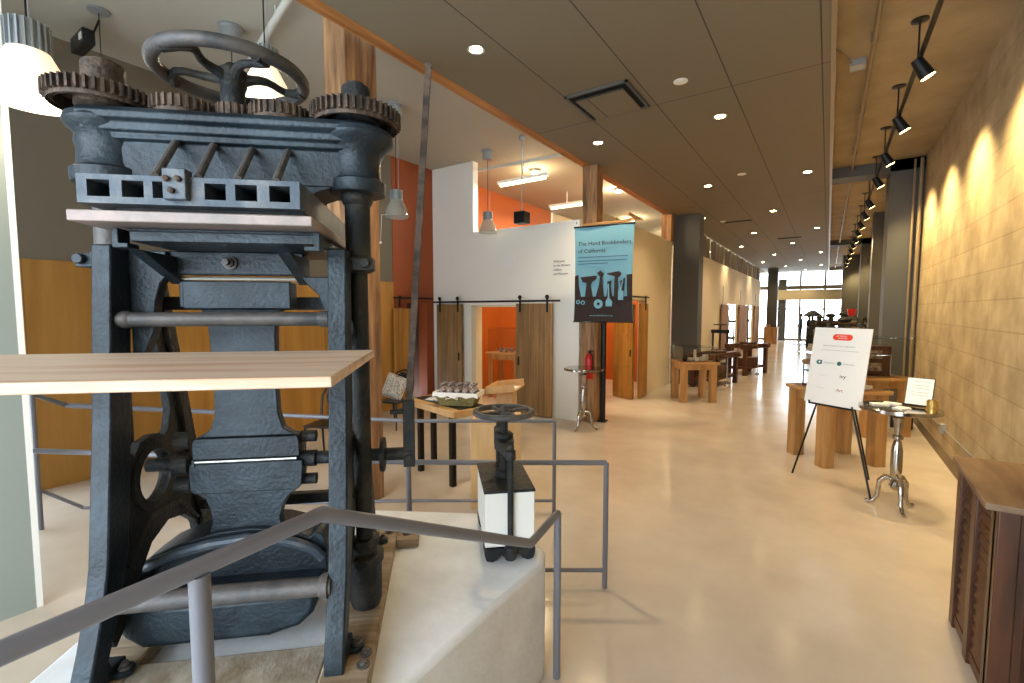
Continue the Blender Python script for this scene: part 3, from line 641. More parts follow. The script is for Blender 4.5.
P().prism([(um-.018,2.34),(um+.018,2.34),(um+.03,2.45),(um+.05,2.55),(um+.05,2.68),(um+.03,2.78),(um+.018,2.89),(um-.018,2.89),(um-.03,2.78),(um-.05,2.68),(um-.05,2.55),(um-.03,2.45)], 2, 1.215, 1.27).lathe((um,2.615,1.24), [(.055,-.04),(.055,.05),(.04,.06)], 20).build('yoke', iron_d, np_, bevel=.005)
s = P().lathe((um,2.615,0), [(.05,1.045),(.05,1.075),(.026,1.085)] + [(r, 1.09+i*.0075) for i in range(38) for r in (.022,)], 16)
for i in range(22): s.ring((um,2.615,1.10+i*.014), .022, .004, 16, 6)
s.build('screw', iron_d, np_)
w = P().ring((um,2.615,1.415), .162, .017, 44, 12)
w.build('handwheel_rim', steelw, np_)
w = P().lathe((um,2.615,0), [(.028,1.37),(.034,1.39),(.034,1.43),(.02,1.44),(.012,1.45)], 16)
for k in range(4):
    a = PI/2*k+.3; w.tube([(um+.03*math.cos(a),2.615+.03*math.sin(a),1.41),(um+.09*math.cos(a+.15),2.615+.09*math.sin(a+.15),1.418),(um+.158*math.cos(a),2.615+.158*math.sin(a),1.415)], [.016,.011,.014], 8)
w.build('handwheel_spokes', steelw, np_)
FP = FPo
# ------------------------------------------------------------------ railings
def railing(name, label, path, rails, posts, r=.019):
    t = thing(name, label, 'railing', (path[0][0],path[0][1],0), 0, None)
    MB().tube(path, r, 14).build('top_rail', railm, t)
    for q in rails: MB().tube(q, r*.8, 10).build('lower_rail', railm, t)
    for p, z0, z1 in posts: MB().cyl((p[0],p[1],z0),(p[0],p[1],z1),r,n=14).build('post', railm, t)
    return t
railing('ramp_railing', 'grey pipe railing farthest behind the presses with low bottom rail', [(-5.87,1.0,1.25),(-5.99,1.25,1.09),(-3.35,3.14,.92),(-2.17,3.94,.92)],
    [[(-5.9,1.02,.35),(-5.80,1.28,.12),(-3.35,3.14,.12),(-2.17,3.94,.12)]], [((-2.17,3.94),0,.92),((-3.35,3.14),0,.92),((-5.87,1.0),0,1.25)])
railing('ramp_railing', 'grey pipe railing standing close behind the small book press', [(-4.9,.70,.98),(-2.43,2.27,.92),(-1.26,3.05,.92)],
    [[(-3.6,1.6,.13),(-2.43,2.27,.13),(-1.26,3.05,.13)]], [((-1.26,3.05),0,.92),((-2.43,2.27),0,.92)])
railing('stair_handrail', 'sloping grey handrail nearest the camera in front of both presses', [(-1.05,-.6,1.47),(-1.04,.12,1.47),(-1.06,.69,1.475),(-1.09,1.76,.93),(-1.15,2.13,.92)],
    [], [((-1.15,2.13),0,.92),((-1.045,.40),.661,1.46),((-1.05,-.45),.661,1.46)], r=.020)
bpy.data.objects['stair_handrail'].location.z = 0
# ------------------------------------------------------------------ doors and things around the gallery wall
def barn_door(name, label, x0, x1, y, z0, z1, material, group='sliding plank doors', hx=None):
    t = thing(name, label, 'door', ((x0+x1)/2, y, z0), 0, group)
    pn = MB(LF(t)).box(-(x1-x0)/2, (x1-x0)/2, -.02, .02, 0, z1-z0).build('door_panel', material, t, bevel=.004)
    if hx is not None: MB(LF(t)).box(hx-.018, hx+.018, -.036, -.02, .93, 1.10).build('pull_handle', black, pn, bevel=.004)
    for sx in (-(x1-x0)/2+.1, (x1-x0)/2-.1):
        MB(LF(t)).box(sx-.02, sx+.02, -.03, -.02, z1-z0-.16, z1-z0+.10).lathe((sx,-.028,z1-z0+.12), [(.04,-.012),(.04,.0)], 16, 'Y').build('roller_hanger', black, t)
    return t
barn_door('sliding_door', 'narrow weathered oak sliding door left of the orange gallery doorway', -6.98, -6.28, 7.42, .015, 2.12, barn, hx=.27)
barn_door('sliding_door', 'wide weathered oak sliding door right of the orange gallery doorway', -4.93, -4.14, 7.42, .015, 2.12, barn, hx=-.33)
t = thing('door_track', 'long black barn door rail across the white gallery wall', 'door rail', (-5.6,7.45,2.17))
MB().box(-7.08,-3.98,7.40,7.415,2.15,2.185).build('rail', black, t)
MB().cyl((-7.0,7.415,2.167),(-7.0,7.5,2.167),.012,n=8).cyl((-4.05,7.415,2.167),(-4.05,7.5,2.167),.012,n=8).cyl((-5.5,7.415,2.167),(-5.5,7.5,2.167),.012,n=8).build('spacer', black, t)
o = MB().box(-5.26,-5.01,7.485,7.499,2.80,3.06).build('wall_plate', mat('pale_plate', (.93,.93,.92), .4), bevel=.003); tag(o, 'small square white plate high on the white gallery wall', 'wall plate')
t = thing('wall_lettering', 'small block of dark lettering on the white wall beside the banner', 'lettering', (-4.2,7.49,2.7))
for i, s_ in enumerate(['Welcome','to the Bindery','Gallery','and Museum']):
    text(s_, .058, Matrix.Translation((-4.17,7.494,2.86-i*.075)) @ Matrix.Rotation(PI/2,4,'X'), ink, t, 'lettering')
# left orange-wall doorway : rail and honey door
t = thing('door_track', 'short black door rail on the rust orange wall', 'door rail', (-7.08,6.8,2.24))
MB().box(-7.10,-7.085,6.30,7.42,2.225,2.26).lathe((-7.09,6.46,2.25), [(.04,-.01),(.04,.01)], 14, 'X').box(-7.10,-7.09,6.44,6.48,2.05,2.27).build('rail', black, t)
t = thing('sliding_door', 'honey coloured sliding door on the rust orange wall behind the chair', 'door', (-7.1,6.55,.02), PI/2, None)
MB(LF(t)).box(-.24,.22,-.02,.02,0,2.01).build('door_panel', barny, t, bevel=.004); MB(LF(t)).box(.13,.16,-.036,-.02,.95,1.1).build('pull_handle', black, t)
# hall doorway : open framed door
t = thing('panelled_door', 'open honey wood door with three raised panels in the hall doorway', 'door', (-3.79,10.09,.02), math.radians(-21))
d = MB(LF(t) @ Matrix.Diagonal((.57,1,1,1))).box(-.5,.5,-.02,.02,0,2.1)
for z0, z1 in ((0,.10),(.70,.78),(1.36,1.44),(2.0,2.1)): d.box(-.5,.5,-.035,-.02,z0,z1).box(-.5,.5,.02,.035,z0,z1)
for x0, x1 in ((-.5,-.42),(.42,.5)): d.box(x0,x1,-.035,-.02,0,2.1).box(x0,x1,.02,.035,0,2.1)
d.build('door_panel', barny, t, bevel=.004); MB(LF(t)).box(.22,.24,-.06,-.035,.95,1.1).build('pull_handle', black, t)
t = thing('sliding_door', 'honey plank sliding door half across the hall doorway beyond the banner', 'door', (-3.44,10.3,.02), PI/2)
MB(LF(t)).box(-.2,.34,-.02,.02,0,2.12).build('door_panel', barny, t, bevel=.003)
MB(LF(t)).box(.10,.14,-.04,-.02,1.98,2.3).build('roller_hanger', black, t)
t = thing('door_track', 'black door rail above the hall doorway beyond the banner', 'door rail', (-3.45,9.5,2.3))
MB().box(-3.455,-3.44,8.3,10.75,2.27,2.305).build('rail', black, t)
# banner
t = thing('hanging_banner', 'sky blue cloth banner with dark tool silhouettes hanging on the timber post', 'banner', (-3.04,7.12,1.8), math.radians(9))
L = LF(t)
def wavy(x0,x1,z0,z1,n,m_,off):
    mb = MB(L)
    for side in (0,.006):
        vs = []
        for j in range(m_+1):
            for i in range(n+1):
                fx = i/n; z_ = z0+(z1-z0)*j/m_; x = (x0+(x1-x0)*fx)*(1-.045*math.sin(z_/1.56*PI))
                vs.append((x, off+side+.010*math.sin(x*6+z_*2), z_))
        mb.add(vs, [(j*(n+1)+i, j*(n+1)+i+1, (j+1)*(n+1)+i+1, (j+1)*(n+1)+i) for j in range(m_) for i in range(n)], True)
    return mb
wavy(-.49,.49,0,1.56,16,20,0).build('cloth', bannerb, t)
wavy(-.485,.485,.01,.42,16,6,-.008).build('dark_print', bannerd, t)
R_ = L @ Matrix.Rotation(PI/2,4,'X')
text('The Hand Bookbinders', .092, L @ Matrix.Translation((-.42,-.024,1.25)) @ Matrix.Rotation(PI/2,4,'X'), ink, t)
text('of California', .092, L @ Matrix.Translation((-.42,-.024,1.13)) @ Matrix.Rotation(PI/2,4,'X'), ink, t)
for z_, w_ in ((1.06,.82),(1.00,.80),(.955,.50)):
    MB(L).box(-.42,-.42+w_,-.022,-.020,z_-.007,z_+.007).build('small_print', mat('muted_blue_ink', (.24,.40,.48), .7) if 'muted_blue_ink' not in MATS else MATS['muted_blue_ink'], t)
text('www.handbookbinders.org', .035, L @ Matrix.Translation((-.22,-.024,.10)) @ Matrix.Rotation(PI/2,4,'X'), bannerb, t)
def sil(pts, m=bannerd, y=-.021): return MB(L).prism(pts, 1, y, y+.004).build('tool_print', m, t)
sil([(-.47,.40),(-.47,.76),(-.41,.78),(-.40,.60),(-.36,.40)]); sil([(-.30,.40),(-.27,.64),(-.34,.66),(-.37,.74),(-.10,.76),(-.11,.70),(-.18,.66),(-.20,.60),(-.16,.40)])
sil([(-.12,.40),(-.06,.62),(-.05,.74),(-.10,.80),(-.04,.84),(.02,.78),(-.01,.72),(0,.6),(.02,.40)]); sil([(.06,.40),(.08,.58),(.07,.66),(.14,.67),(.13,.58),(.16,.40)])
sil([(.18,.40),(.19,.74),(.08,.77),(.06,.79),(.26,.82),(.30,.78),(.28,.74),(.24,.72),(.25,.40)]); sil([(.30,.40),(.28,.66),(.36,.72),(.35,.64),(.34,.40)]); sil([(.39,.40),(.38,.76),(.47,.77),(.47,.40)])
def disc(x, z, r, r2=0): return MB(L).prism(circ(x,z,r,20), 1, -.0245, -.0215, holes=[circ(x,z,r2,14)] if r2 else ()).build('tool_print', bannerb, t)
disc(-.07,.30,.075,.025); disc(-.41,.33,.035,.02); disc(-.33,.32,.035,.02)
MB(L).prism([(.05,.26),(.15,.26),(.16,.33),(.11,.40),(.10,.62),(.085,.62),(.085,.40),(.05,.34)], 1, -.0245, -.0215).build('tool_print', bannerb, t)
MB(L).prism([(.25,.36),(.33,.36),(.34,.50),(.30,.52),(.33,.68),(.32,.70),(.28,.52),(.25,.50)], 1, -.0245, -.0215).build('tool_print', bannerb, t)
MB(L).cyl((-.5,0,1.56),(.5,0,1.56),.014,n=10).cyl((-.5,0,.005),(.5,0,.005),.010,n=10).build('banner_rod', black, t)
o = thing('banner_bracket', 'short wooden bracket arm above the blue banner', 'bracket', (-3.2,7.1,3.48)); MB().box(-3.6,-2.55,7.52,7.555,3.46,3.50).box(-2.62,-2.58,7.0,7.52,3.46,3.50).build('arm', oakt, o); MB().cyl((-3.5,7.07,3.42),(-3.5,7.07,3.46),.006,n=6).cyl((-2.8,7.07,3.40),(-2.8,7.07,3.46),.006,n=6).build('hook', black, o)
# fire extinguisher
t = thing('fire_extinguisher', 'red fire extinguisher on the timber post below the banner', 'fire extinguisher', (-3.42,7.5,.78))
MB().lathe((-3.42,7.46,0), [(.07,.80),(.08,.82),(.08,1.15),(.06,1.22),(.03,1.25)], 24).build('cylinder', red, t)
MB().lathe((-3.42,7.46,0), [(.03,1.25),(.03,1.28),(.02,1.29)], 12).box(-3.44,-3.34,7.45,7.47,1.28,1.30).box(-3.44,-3.40,7.47,7.56,1.1,1.14).tube([(-3.40,7.43,1.27),(-3.34,7.41,1.2),(-3.33,7.42,.98)],.012,8).build('valve_and_hose', black, t)
# turned silver tables
def silver_table(x, y, rz, label, r=.33):
    t = thing('pedestal_table', label, 'table', (x,y,0), rz, None); M = LF(t)
    MB(M).lathe((0,0,0), [(.02,1.0),(r-.01,1.0),(r,1.005),(r,1.035),(r-.006,1.04),(.02,1.04)], 48).build('table_top', silver, t)
    MB(M).lathe((0,0,0), [(.03,.20),(.055,.24),(.035,.28),(.028,.31),(.045,.34),(.05,.42),(.048,.60),(.035,.68),(.028,.70),(.045,.72),(.045,.745),(.028,.76),(.032,.80),(.04,.88),(.05,.93),(.035,.96),(.06,.985),(.10,1.0)], 28).build('pedestal', silver, t)
    for k in range(3):
        a = 2*PI*k/3; pts = [(.03,.30),(.08,.31),(.125,.26),(.135,.17),(.14,.09),(.175,.035),(.225,.02),(.235,.035)]
        MB(M).tube([(q*math.cos(a), q*math.sin(a), z) for q, z in pts], [.030,.03,.026,.022,.019,.017,.018,.010], 12).build('leg', silver, t)
    return t
silver_table(.625, 5.94, math.radians(-75), 'polished silver pedestal table beside the easel sign on the right')
silver_table(-3.33, 7.04, math.radians(20), 'polished silver pedestal table under the blue banner')
t = thing('flyer_holder', 'slanted white flyer in a dark holder on the right silver table', 'flyer holder', (.75,5.94,1.04), math.radians(-18)); M = LF(t)
ti = Matrix.Translation((0,.05,.02)) @ Matrix.Rotation(math.radians(-20),4,'X')
MB(M @ ti).box(-.105,.105,0,.012,0,.28).box(-.105,.105,-.03,.012,-.01,.004).build('holder', blackp, t)
MB(M @ ti).box(-.10,.10,-.006,-.001,.006,.275).build('flyer', paper, t)
mb = MB(M @ ti)
for z_ in (.24,.20,.17,.13,.10): mb.box(-.06,.07,-.0075,-.006,z_,z_+.006)
mb.build('print_lines', greyink, t)
t = thing('candle_holder', 'gold perforated candle cup at the edge of the silver table', 'candle holder', (.85,5.82,1.04))
mb = MB().lathe((.85,5.82,1.04), [(.04,0),(.042,.11),(.038,.11),(.036,.005)], 24, cap=False)
for j in range(5):
    for i in range(12):
        a = 2*PI*i/12+j*.26; mb.ball((.85+.042*math.cos(a),5.82+.042*math.sin(a),1.055+j*.02), .006, 6)
mb.build('cup', gold, t); MB().lathe((.85,5.82,1.045), [(.03,0),(.03,.04),(.005,.045)], 14).build('candle', cloth, t)
for i, (x, y, r_, nm) in enumerate([(.47,5.98,.3,'left edge'),(.58,6.08,-.4,'back edge'),(.63,5.84,.9,'middle')]):
    M = Matrix.Translation((x,y,1.041)) @ Matrix.Rotation(r_,4,'Z'); mb = MB(M)
    for k in range(4): mb.box(-.07,.07,-.045,.045,k*.003,k*.003+.0025, Matrix.Rotation(.05*k,4,'Z'))
    tag(mb.build('leaflet_stack', paper), 'small stack of cream leaflets near the %s of the right silver table' % nm, 'leaflets')
# easel with the sign board
t = thing('easel', 'thin black folding easel holding the white sign', 'easel', (.08,6.35,0), math.radians(-31)); M = LF(t)
MB(M).cyl((-.43,-.0,0),(-.20,.02,.86),.011,n=8).build('leg', black, t); MB(M).cyl((.43,0,0),(.19,.02,.95),.011,n=8).build('leg', black, t)
MB(M).cyl((.10,.60,0),(.02,.14,1.50),.010,n=8).build('leg', black, t)
MB(M).cyl((-.20,.02,.86),(-.02,.17,1.62),.010,n=8).cyl((.19,.02,.95),(.02,.17,1.62),.010,n=8).build('upper_frame', black, t)
MB(M).box(-.24,.24,-.04,.02,.905,.925).box(-.24,-.225,-.05,-.04,.905,.95).box(.225,.24,-.05,-.04,.905,.95).build('ledge', black, t)
t = thing('sign_board', 'white printed sign board leaning on the black easel', 'sign', (.08,6.33,.925), math.radians(-31)); 
BM = LF(t) @ Matrix.Translation((0,-.02,.003)) @ Matrix.Rotation(math.radians(-10),4,'X')
MB(BM).box(-.305,.305,-.004,.008,0,.88).build('board', foamb, t)
TX = lambda x, z: BM @ Matrix.Translation((x,-.0055,z)) @ Matrix.Rotation(PI/2,4,'X')
bp_ = circ(-.055,.775,.035,10,PI/2,3*PI/2)+circ(.085,.775,.035,10,-PI/2,PI/2)
MB(BM).prism(bp_, 1, -.0055, -.004).build('badge', badge, t)
text('LETTERPRESS', .02, TX(-.055,.781), foamb, t); text('PARTNERS', .02, TX(-.03,.757), foamb, t)
text('special thanks to our supporters', .026, TX(-.185,.665), greyink, t)
MB(BM).box(-.2,.2,-.0055,-.004,.62,.624).build('rule_line', greyink, t)
MB(BM).prism(circ(-.205,.475,.026,18), 1, -.0055, -.004, holes=[circ(-.198,.478,.012,12)]).box(-.185,-.17,-.0055,-.004,.45,.50).build('round_logo', teal, t)
MB(BM).prism(circ(.02,.475,.024,20), 1, -.0055, -.004).box(.006,.034,-.0065,-.0054,.473,.478).build('round_logo', teal, t)
text('bookbinders', .024, TX(-.15,.468), greyink, t); text('typefoundry', .024, TX(.06,.468), greyink, t)
text('Press & Co', .022, TX(-.19,.32), mat('faint_ink', (.82,.82,.83), .6), t); text('ivy', .06, TX(.045,.315), ink, t)
text('Binders', .026, TX(-.18,.175), MATS['faint_ink'], t); text('Art', .05, TX(.03,.16), brownink, t)
# ------------------------------------------------------------------ chunky oak display tables with acrylic cases
def oak_table(x, y, rz, hx, hy, h, leg, label, ovh=.03, group='chunky oak display tables'):
    t = thing('display_table', label, 'table', (x,y,0), rz, group); M = LF(t)
    MB(M).box(-hx-ovh,hx+ovh,-hy-ovh,hy+ovh,h-.05,h).build('table_top', oakt, t, bevel=.004)
    for sx in (-1,1):
        for sy in (-1,1):
            x0 = hx-leg if sx > 0 else -hx; y0 = hy-leg if sy > 0 else -hy
            MB(M).box(x0,x0+leg,y0,y0+leg,0,h-.05).build('leg', oakl, t, bevel=.005)
    MB(M).box(-hx+leg,hx-leg,-hy+.02,-hy+.05,h-.17,h-.05).box(-hx+leg,hx-leg,hy-.05,hy-.02,h-.17,h-.05).box(-hx+.02,-hx+.05,-hy+leg,hy-leg,h-.17,h-.05).box(hx-.05,hx-.02,-hy+leg,hy-leg,h-.17,h-.05).build('apron', oakl, t, bevel=.003)
    return t
def case(t_loc, rz, hx, hy, z, h, label, th=.006):
    t = thing('acrylic_case', label, 'display case', (*t_loc, z), rz, 'clear acrylic display cases'); M = LF(t)
    MB(M).box(-hx,hx,-hy,-hy+th,0,h).build('front_pane', acry, t); MB(M).box(-hx,hx,hy-th,hy,0,h).build('back_pane', acry, t)
    MB(M).box(-hx,-hx+th,-hy+th,hy-th,0,h).build('side_pane', acry, t); MB(M).box(hx-th,hx,-hy+th,hy-th,0,h).build('side_pane', acry, t)
    MB(M).box(-hx,hx,-hy,hy,h,h+th).build('top_pane', acry, t)
    return t
q38 = math.radians(38)
oak_table(.135,7.49,q38,.42,.35,.98,.15,'chunky light oak display table behind the white easel sign')
case((.135,7.49),q38,.42,.35,.98,.45,'clear acrylic case on the oak table behind the easel sign')
def inT(x, y, cx, cy, a): return (cx+x*math.cos(a)-y*math.sin(a), cy+x*math.sin(a)+y*math.cos(a))
px, py = inT(-.22,.16,.135,7.49,q38)
t = thing('roll_stand', 'small black metal stand with a tan leather roll inside the case behind the sign', 'stand', (px,py,.98), q38); M = LF(t)
mb = MB(M)
for sx in (-.09,.09):
    for sy in (-.06,.06): mb.box(sx-.006,sx+.006,sy-.006,sy+.006,0,.30)
mb.box(-.10,.10,-.066,-.054,.0,.012).box(-.10,.10,.054,.066,0,.012).box(-.10,.10,-.066,.066,.20,.212).build('frame', black, t)
MB(M).cyl((-.14,0,.33),(.10,0,.33),.032,n=14).box(-.1,.1,-.07,.07,.29,.302).build('leather_roll', leather, t)
for i, (dx, dy, w_, h_, m_, nm) in enumerate([(.05,-.12,.10,.06,leather,'tan leather book lying in the case behind the sign'),(.24,.08,.09,.14,dwood,'dark wooden book block standing in the case behind the sign'),(.26,-.14,.07,.04,paper,'pale closed book lying at the right of the case')]):
    x_, y_ = inT(dx,dy,.135,7.49,q38); t = thing('book', nm, 'book', (x_,y_,.981), q38+.2*i); M = LF(t)
    MB(M).box(-w_,w_,-.07,.07,0,.005).box(-w_,w_,-.07,.07,h_-.005,h_).box(-w_,-w_+.006,-.07,.07,.005,h_-.005).build('cover', m_, t); MB(M).box(-w_+.006,w_-.005,-.065,.065,.005,h_-.005).build('pages', cloth, t)
oak_table(.62,9.55,q38,.38,.38,.94,.14,'chunky light oak display table farther back against the right wall')
case((.62,9.55),q38,.38,.38,.94,.62,'tall clear acrylic case on the farther oak table by the right wall')
t = thing('photo_box', 'dark box with pale photographs inside the tall acrylic case', 'box', (.62,9.55,.941), math.radians(15)); M = LF(t)
MB(M).box(-.22,.22,-.12,.12,0,.48).build('box', dwood, t, bevel=.01)
for z_ in (.08,.28): MB(M).box(-.16,.10,-.124,-.12,z_,z_+.13).build('photograph', mat('sepia_photograph', (.72,.62,.52), .6, rgb2=(.35,.27,.22), scale=14) if 'sepia_photograph' not in MATS else MATS['sepia_photograph'], t)
t = thing('floor_box', 'small black box on the floor by the right wall behind the oak tables', 'box', (1.1,10.2,0)); MB().box(.95,1.25,10.1,10.35,0,.26).build('body', blackp, t, bevel=.01); MB().box(.94,1.26,10.09,10.36,.26,.28).build('lid', black, t)
# left hall table with crockery
tA = math.radians(34)
tx, ty = -2.42, 10.75
oak_table(tx,ty,tA,.38,.34,.88,.13,'chunky pale oak display table in front of the charcoal column')
case((tx,ty),tA,.36,.32,.88,.32,'low clear acrylic case on the oak table by the charcoal column')
items = [(-.24,-.12,'jar',.045,.12,jarm,'dark red jar in the low case by the column'),(-.10,-.05,'bowl',.07,.06,ceram,'cream bowl next to the dark jar in the low case'),(.02,-.12,'cup',.045,.07,ceram,'small cream cup in the middle of the low case'),(.06,.10,'tall_jar',.03,.20,ceram,'tall slim pale jar at the back of the low case'),(.15,-.08,'cup',.05,.08,ceram,'wider cream cup right of the middle in the low case'),(.25,.0,'pot',.06,.11,ceram,'round white pot at the right end of the low case')]
for dx, dy, nm, r_, h_, m_, lb in items:
    r_ *= 1.15; h_ *= 1.2
    x_, y_ = inT(dx,dy,tx,ty,tA)
    o = MB().lathe((x_,y_,.881), [(r_*.6,0),(r_*.95,h_*.25),(r_,h_*.6),(r_*.85,h_*.9),(r_*.9,h_),(r_*.8,h_),(r_*.75,h_*.85),(r_*.85,h_*.3),(.005,h_*.12)], 20).build(nm, m_); tag(o, lb, nm.replace('_',' '), 'crockery in the low case')
# dark wooden antique presses on the hall left side
def bench_press(x, y, rz, w, h, label):
    t = thing('wooden_press', label, 'wooden press', (x,y,0), rz, 'antique wooden presses along the hall'); M = LF(t)
    for sx in (-1,1): 
        for sy in (-1,1): MB(M).box(sx*w-.06,sx*w+.06,sy*.25-.05,sy*.25+.05,0,h-.14).build('leg', dwood, t, bevel=.006)
    MB(M).box(-w-.14,w+.14,-.34,-.16,h-.14,h).build('beam', dwood2, t, bevel=.01); MB(M).box(-w-.14,w+.14,.16,.34,h-.14,h).build('beam', dwood2, t, bevel=.01)
    MB(M).box(-w,w,-.25,.25,.18,.26).build('shelf_board', dwood, t, bevel=.005); MB(M).box(-w*.8,w*.5,-.2,.2,.26,.52).build('tool_chest', dwood2, t, bevel=.01)
    s_ = MB(M)
    for sx in (-w*.6,w*.6): s_.cyl((sx,-.42,h-.07),(sx,.42,h-.07),.03,n=12).ball((sx,-.45,h-.07),.055,12)
    s_.build('wooden_screw', dwood, t); MB(M).cyl((-w*.3,-.1,h+.02),(-w*.1,-.3,h+.03),.03,n=10).box(-w*.5,-w*.2,-.1,.1,h,h+.05).build('clamp_block', dwood, t)
    MB(M).cyl((.05,-.30,.05),(.05,-.30,h-.1),.014,n=8).lathe((.05,-.30,.05), [(.07,-.05),(.05,-.02),(.02,0)], 12).build('steel_rod', lampg, t)
    return t
bench_press(-2.45,13.3,math.radians(78),.75,.88,'long dark timber bench press standing behind the pale oak table')
bench_press(-2.05,16.3,math.radians(70),.62,.95,'dark timber bench press with screws, farther along the hall')
for i, (x, y, h_) in enumerate([(-3.15,17.9,1.3),(-4.1,25.4,1.5),(-4.1,30.6,1.45)]):
    t = thing('stand_press', ['tall dark iron standing press against the cream hall wall before the plank doors','dark iron standing press inside the nearer bright opening of the hall wall','dark iron standing press inside the farther bright opening of the hall wall'][i], 'press', (x,y,0), .2*i, 'standing presses along the hall'); M = LF(t)
    MB(M).box(-.3,.3,-.25,.25,0,.12).build('base', iron_d, t, bevel=.01)
    for sx in (-.24,.24): MB(M).cyl((sx,0,.12),(sx,0,h_),.035,n=10).build('column', iron_d, t)
    MB(M).box(-.3,.3,-.08,.08,h_-.12,h_).box(-.26,.26,-.2,.2,.55,.6).build('crosspiece', iron_d, t, bevel=.01)
    MB(M).cyl((0,0,.6),(0,0,h_+.2),.03,n=10).build('screw', rust, t); MB(M).ring((0,0,h_+.18),.22,.018,28,8).cyl((-.22,0,h_+.18),(.22,0,h_+.18),.014,n=8).build('handwheel', iron_d, t)
# open timber doors at the hall openings
for a, b, nm in [(19.6,21.2,'nearest of the three down the far hall wall'),(24.0,26.5,'middle of the three, between the two bright openings'),(29.4,31.5,'farthest of the three, next to the far charcoal column')]:
    t = thing('plank_door', 'brown plank sliding door, '+nm, 'door', (-3.44,(a+b)/2,.02), PI/2, 'plank doors down the hall'); M = LF(t); w_ = (b-a)/2
    MB(M).box(-w_,w_,-.02,.02,0,2.2).build('door_panel', post, t, bevel=.004); MB(M).box(-w_+.1,-w_+.16,-.035,-.02,2.0,2.9).build('roller_hanger', black, t)
# rear windows of the side rooms (they show bright through the openings)
# ------------------------------------------------------------------ far end of the hall
def person(x, y, rz, label, top, legs, h=1.72):
    t = bpy.data.objects.new('person', None); COL.objects.link(t); t.location = (x,y,0); t.rotation_euler = (0,0,rz); tag(t, label, 'person'); M = LF(t)
    me = bpy.data.meshes.new('body'); s = h/1.72
    V_ = [(0,0,.94),(0,0,1.14),(0,-.01,1.36),(0,0,1.49),(0,-.01,1.60),(0,-.01,1.70), (.09,0,.90),(.10,-.02,.50),(.10,.02,.08),(.10,-.12,.04), (-.09,0,.90),(-.10,.02,.50),(-.11,.05,.08),(-.11,-.09,.04),
          (.17,0,1.40),(.24,.0,1.14),(.20,-.16,.98),(.19,-.24,.95), (-.17,0,1.40),(-.23,.02,1.14),(-.20,-.12,.96),(-.19,-.20,.93)]
    E_ = [(0,1),(1,2),(2,3),(3,4),(4,5),(0,6),(6,7),(7,8),(8,9),(0,10),(10,11),(11,12),(12,13),(2,14),(14,15),(15,16),(16,17),(2,18),(18,19),(19,20),(20,21)]
    R2 = [.14,.13,.155,.055,.085,.075,.09,.06,.042,.035,.09,.06,.042,.035,.06,.042,.034,.028,.06,.042,.034,.028]
    me.from_pydata([Vector(p)*s for p in V_], E_, [])
    o = bpy.data.objects.new('body', me); COL.objects.link(o); o.parent = t
    for m_ in (top, legs, skin): me.materials.append(m_)
    sk = o.modifiers.new('skin', 'SKIN'); sv = me.skin_vertices[0].data
    for i, r_ in enumerate(R2): sv[i].radius = (r_*s, r_*s*(.72 if i < 3 else 1)); 
    sv[0].use_root = True
    sb_ = o.modifiers.new('sub', 'SUBSURF'); sb_.levels = 1; sb_.render_levels = 2
    dg = bpy.context.evaluated_depsgraph_get(); m2 = bpy.data.meshes.new_from_object(o.evaluated_get(dg))
    o.modifiers.clear(); o.data = m2; m2.materials.clear()
    for m_ in (top, legs, skin): m2.materials.append(m_)
    for p in m2.polygons:
        z = p.center.z/s; p.use_smooth = True
        p.material_index = 2 if z > 1.50 or (z < 1.02 and abs(p.center.x) > .15*s and z > .85) else (1 if z < .96 else 0)
    MB(M).ball((0,.012,1.69*s), .10*s, 14, (1,1.05,.95)).build('hair', hairm, t)
    return t
person(-1.38,34,math.radians(-70),'person in a navy top standing with folded arms near the far windows',navy,trous)
person(-.95,34.6,math.radians(60),'person in dark clothes beside the hooded machine at the far end',trous,trous,1.62)
t = thing('hooded_machine', 'tall iron machine with a pointed hood near the far windows', 'machine', (-.75,33.2,0))
MB().box(-1.05,-.45,32.9,33.5,0,.9).build('base', iron_d, t, bevel=.02); MB().cyl((-.75,33.2,.9),(-.75,33.2,1.75),.07,n=12).build('column', iron_d, t)
MB().lathe((-.75,33.2,0), [(.50,1.62),(.46,1.72),(.2,1.92),(.05,2.0)], 20).build('hood', iron_d, t); MB().ring((-.75,32.95,1.3),.02,.02,8,6).box(-1.15,-.35,33.0,33.4,.9,.96).build('work_table', dwood, t)
for i, (x, y, lb) in enumerate([(-2.75,31.4,'light oak plinth with small objects beside the far charcoal column'),(-.2,28,'light oak plinth with a dark machine left of the easel sign, far down the hall')]):
    t = thing('oak_plinth', lb, 'plinth', (x,y,0)); MB().box(x-.35,x+.35,y-.35,y+.35,0,.95).build('body', oakl, t, bevel=.01); MB().box(x-.38,x+.38,y-.38,y+.38,.95,.99).build('top', oakt, t)
    for k in range(4):
        o = MB().lathe((x-.25+k*.16,y-.1+.1*(k % 2),.99), [(.05,0),(.07,.05),(.05,.14),(.02,.18)], 14).build('curio', [ceram,leather,jarm,iron_d][k]); tag(o, '%s curio on the oak plinth %s' % (['cream','tan','dark red','black'][k], 'beside the far charcoal column' if i == 0 else 'in mid hall'), 'curio')
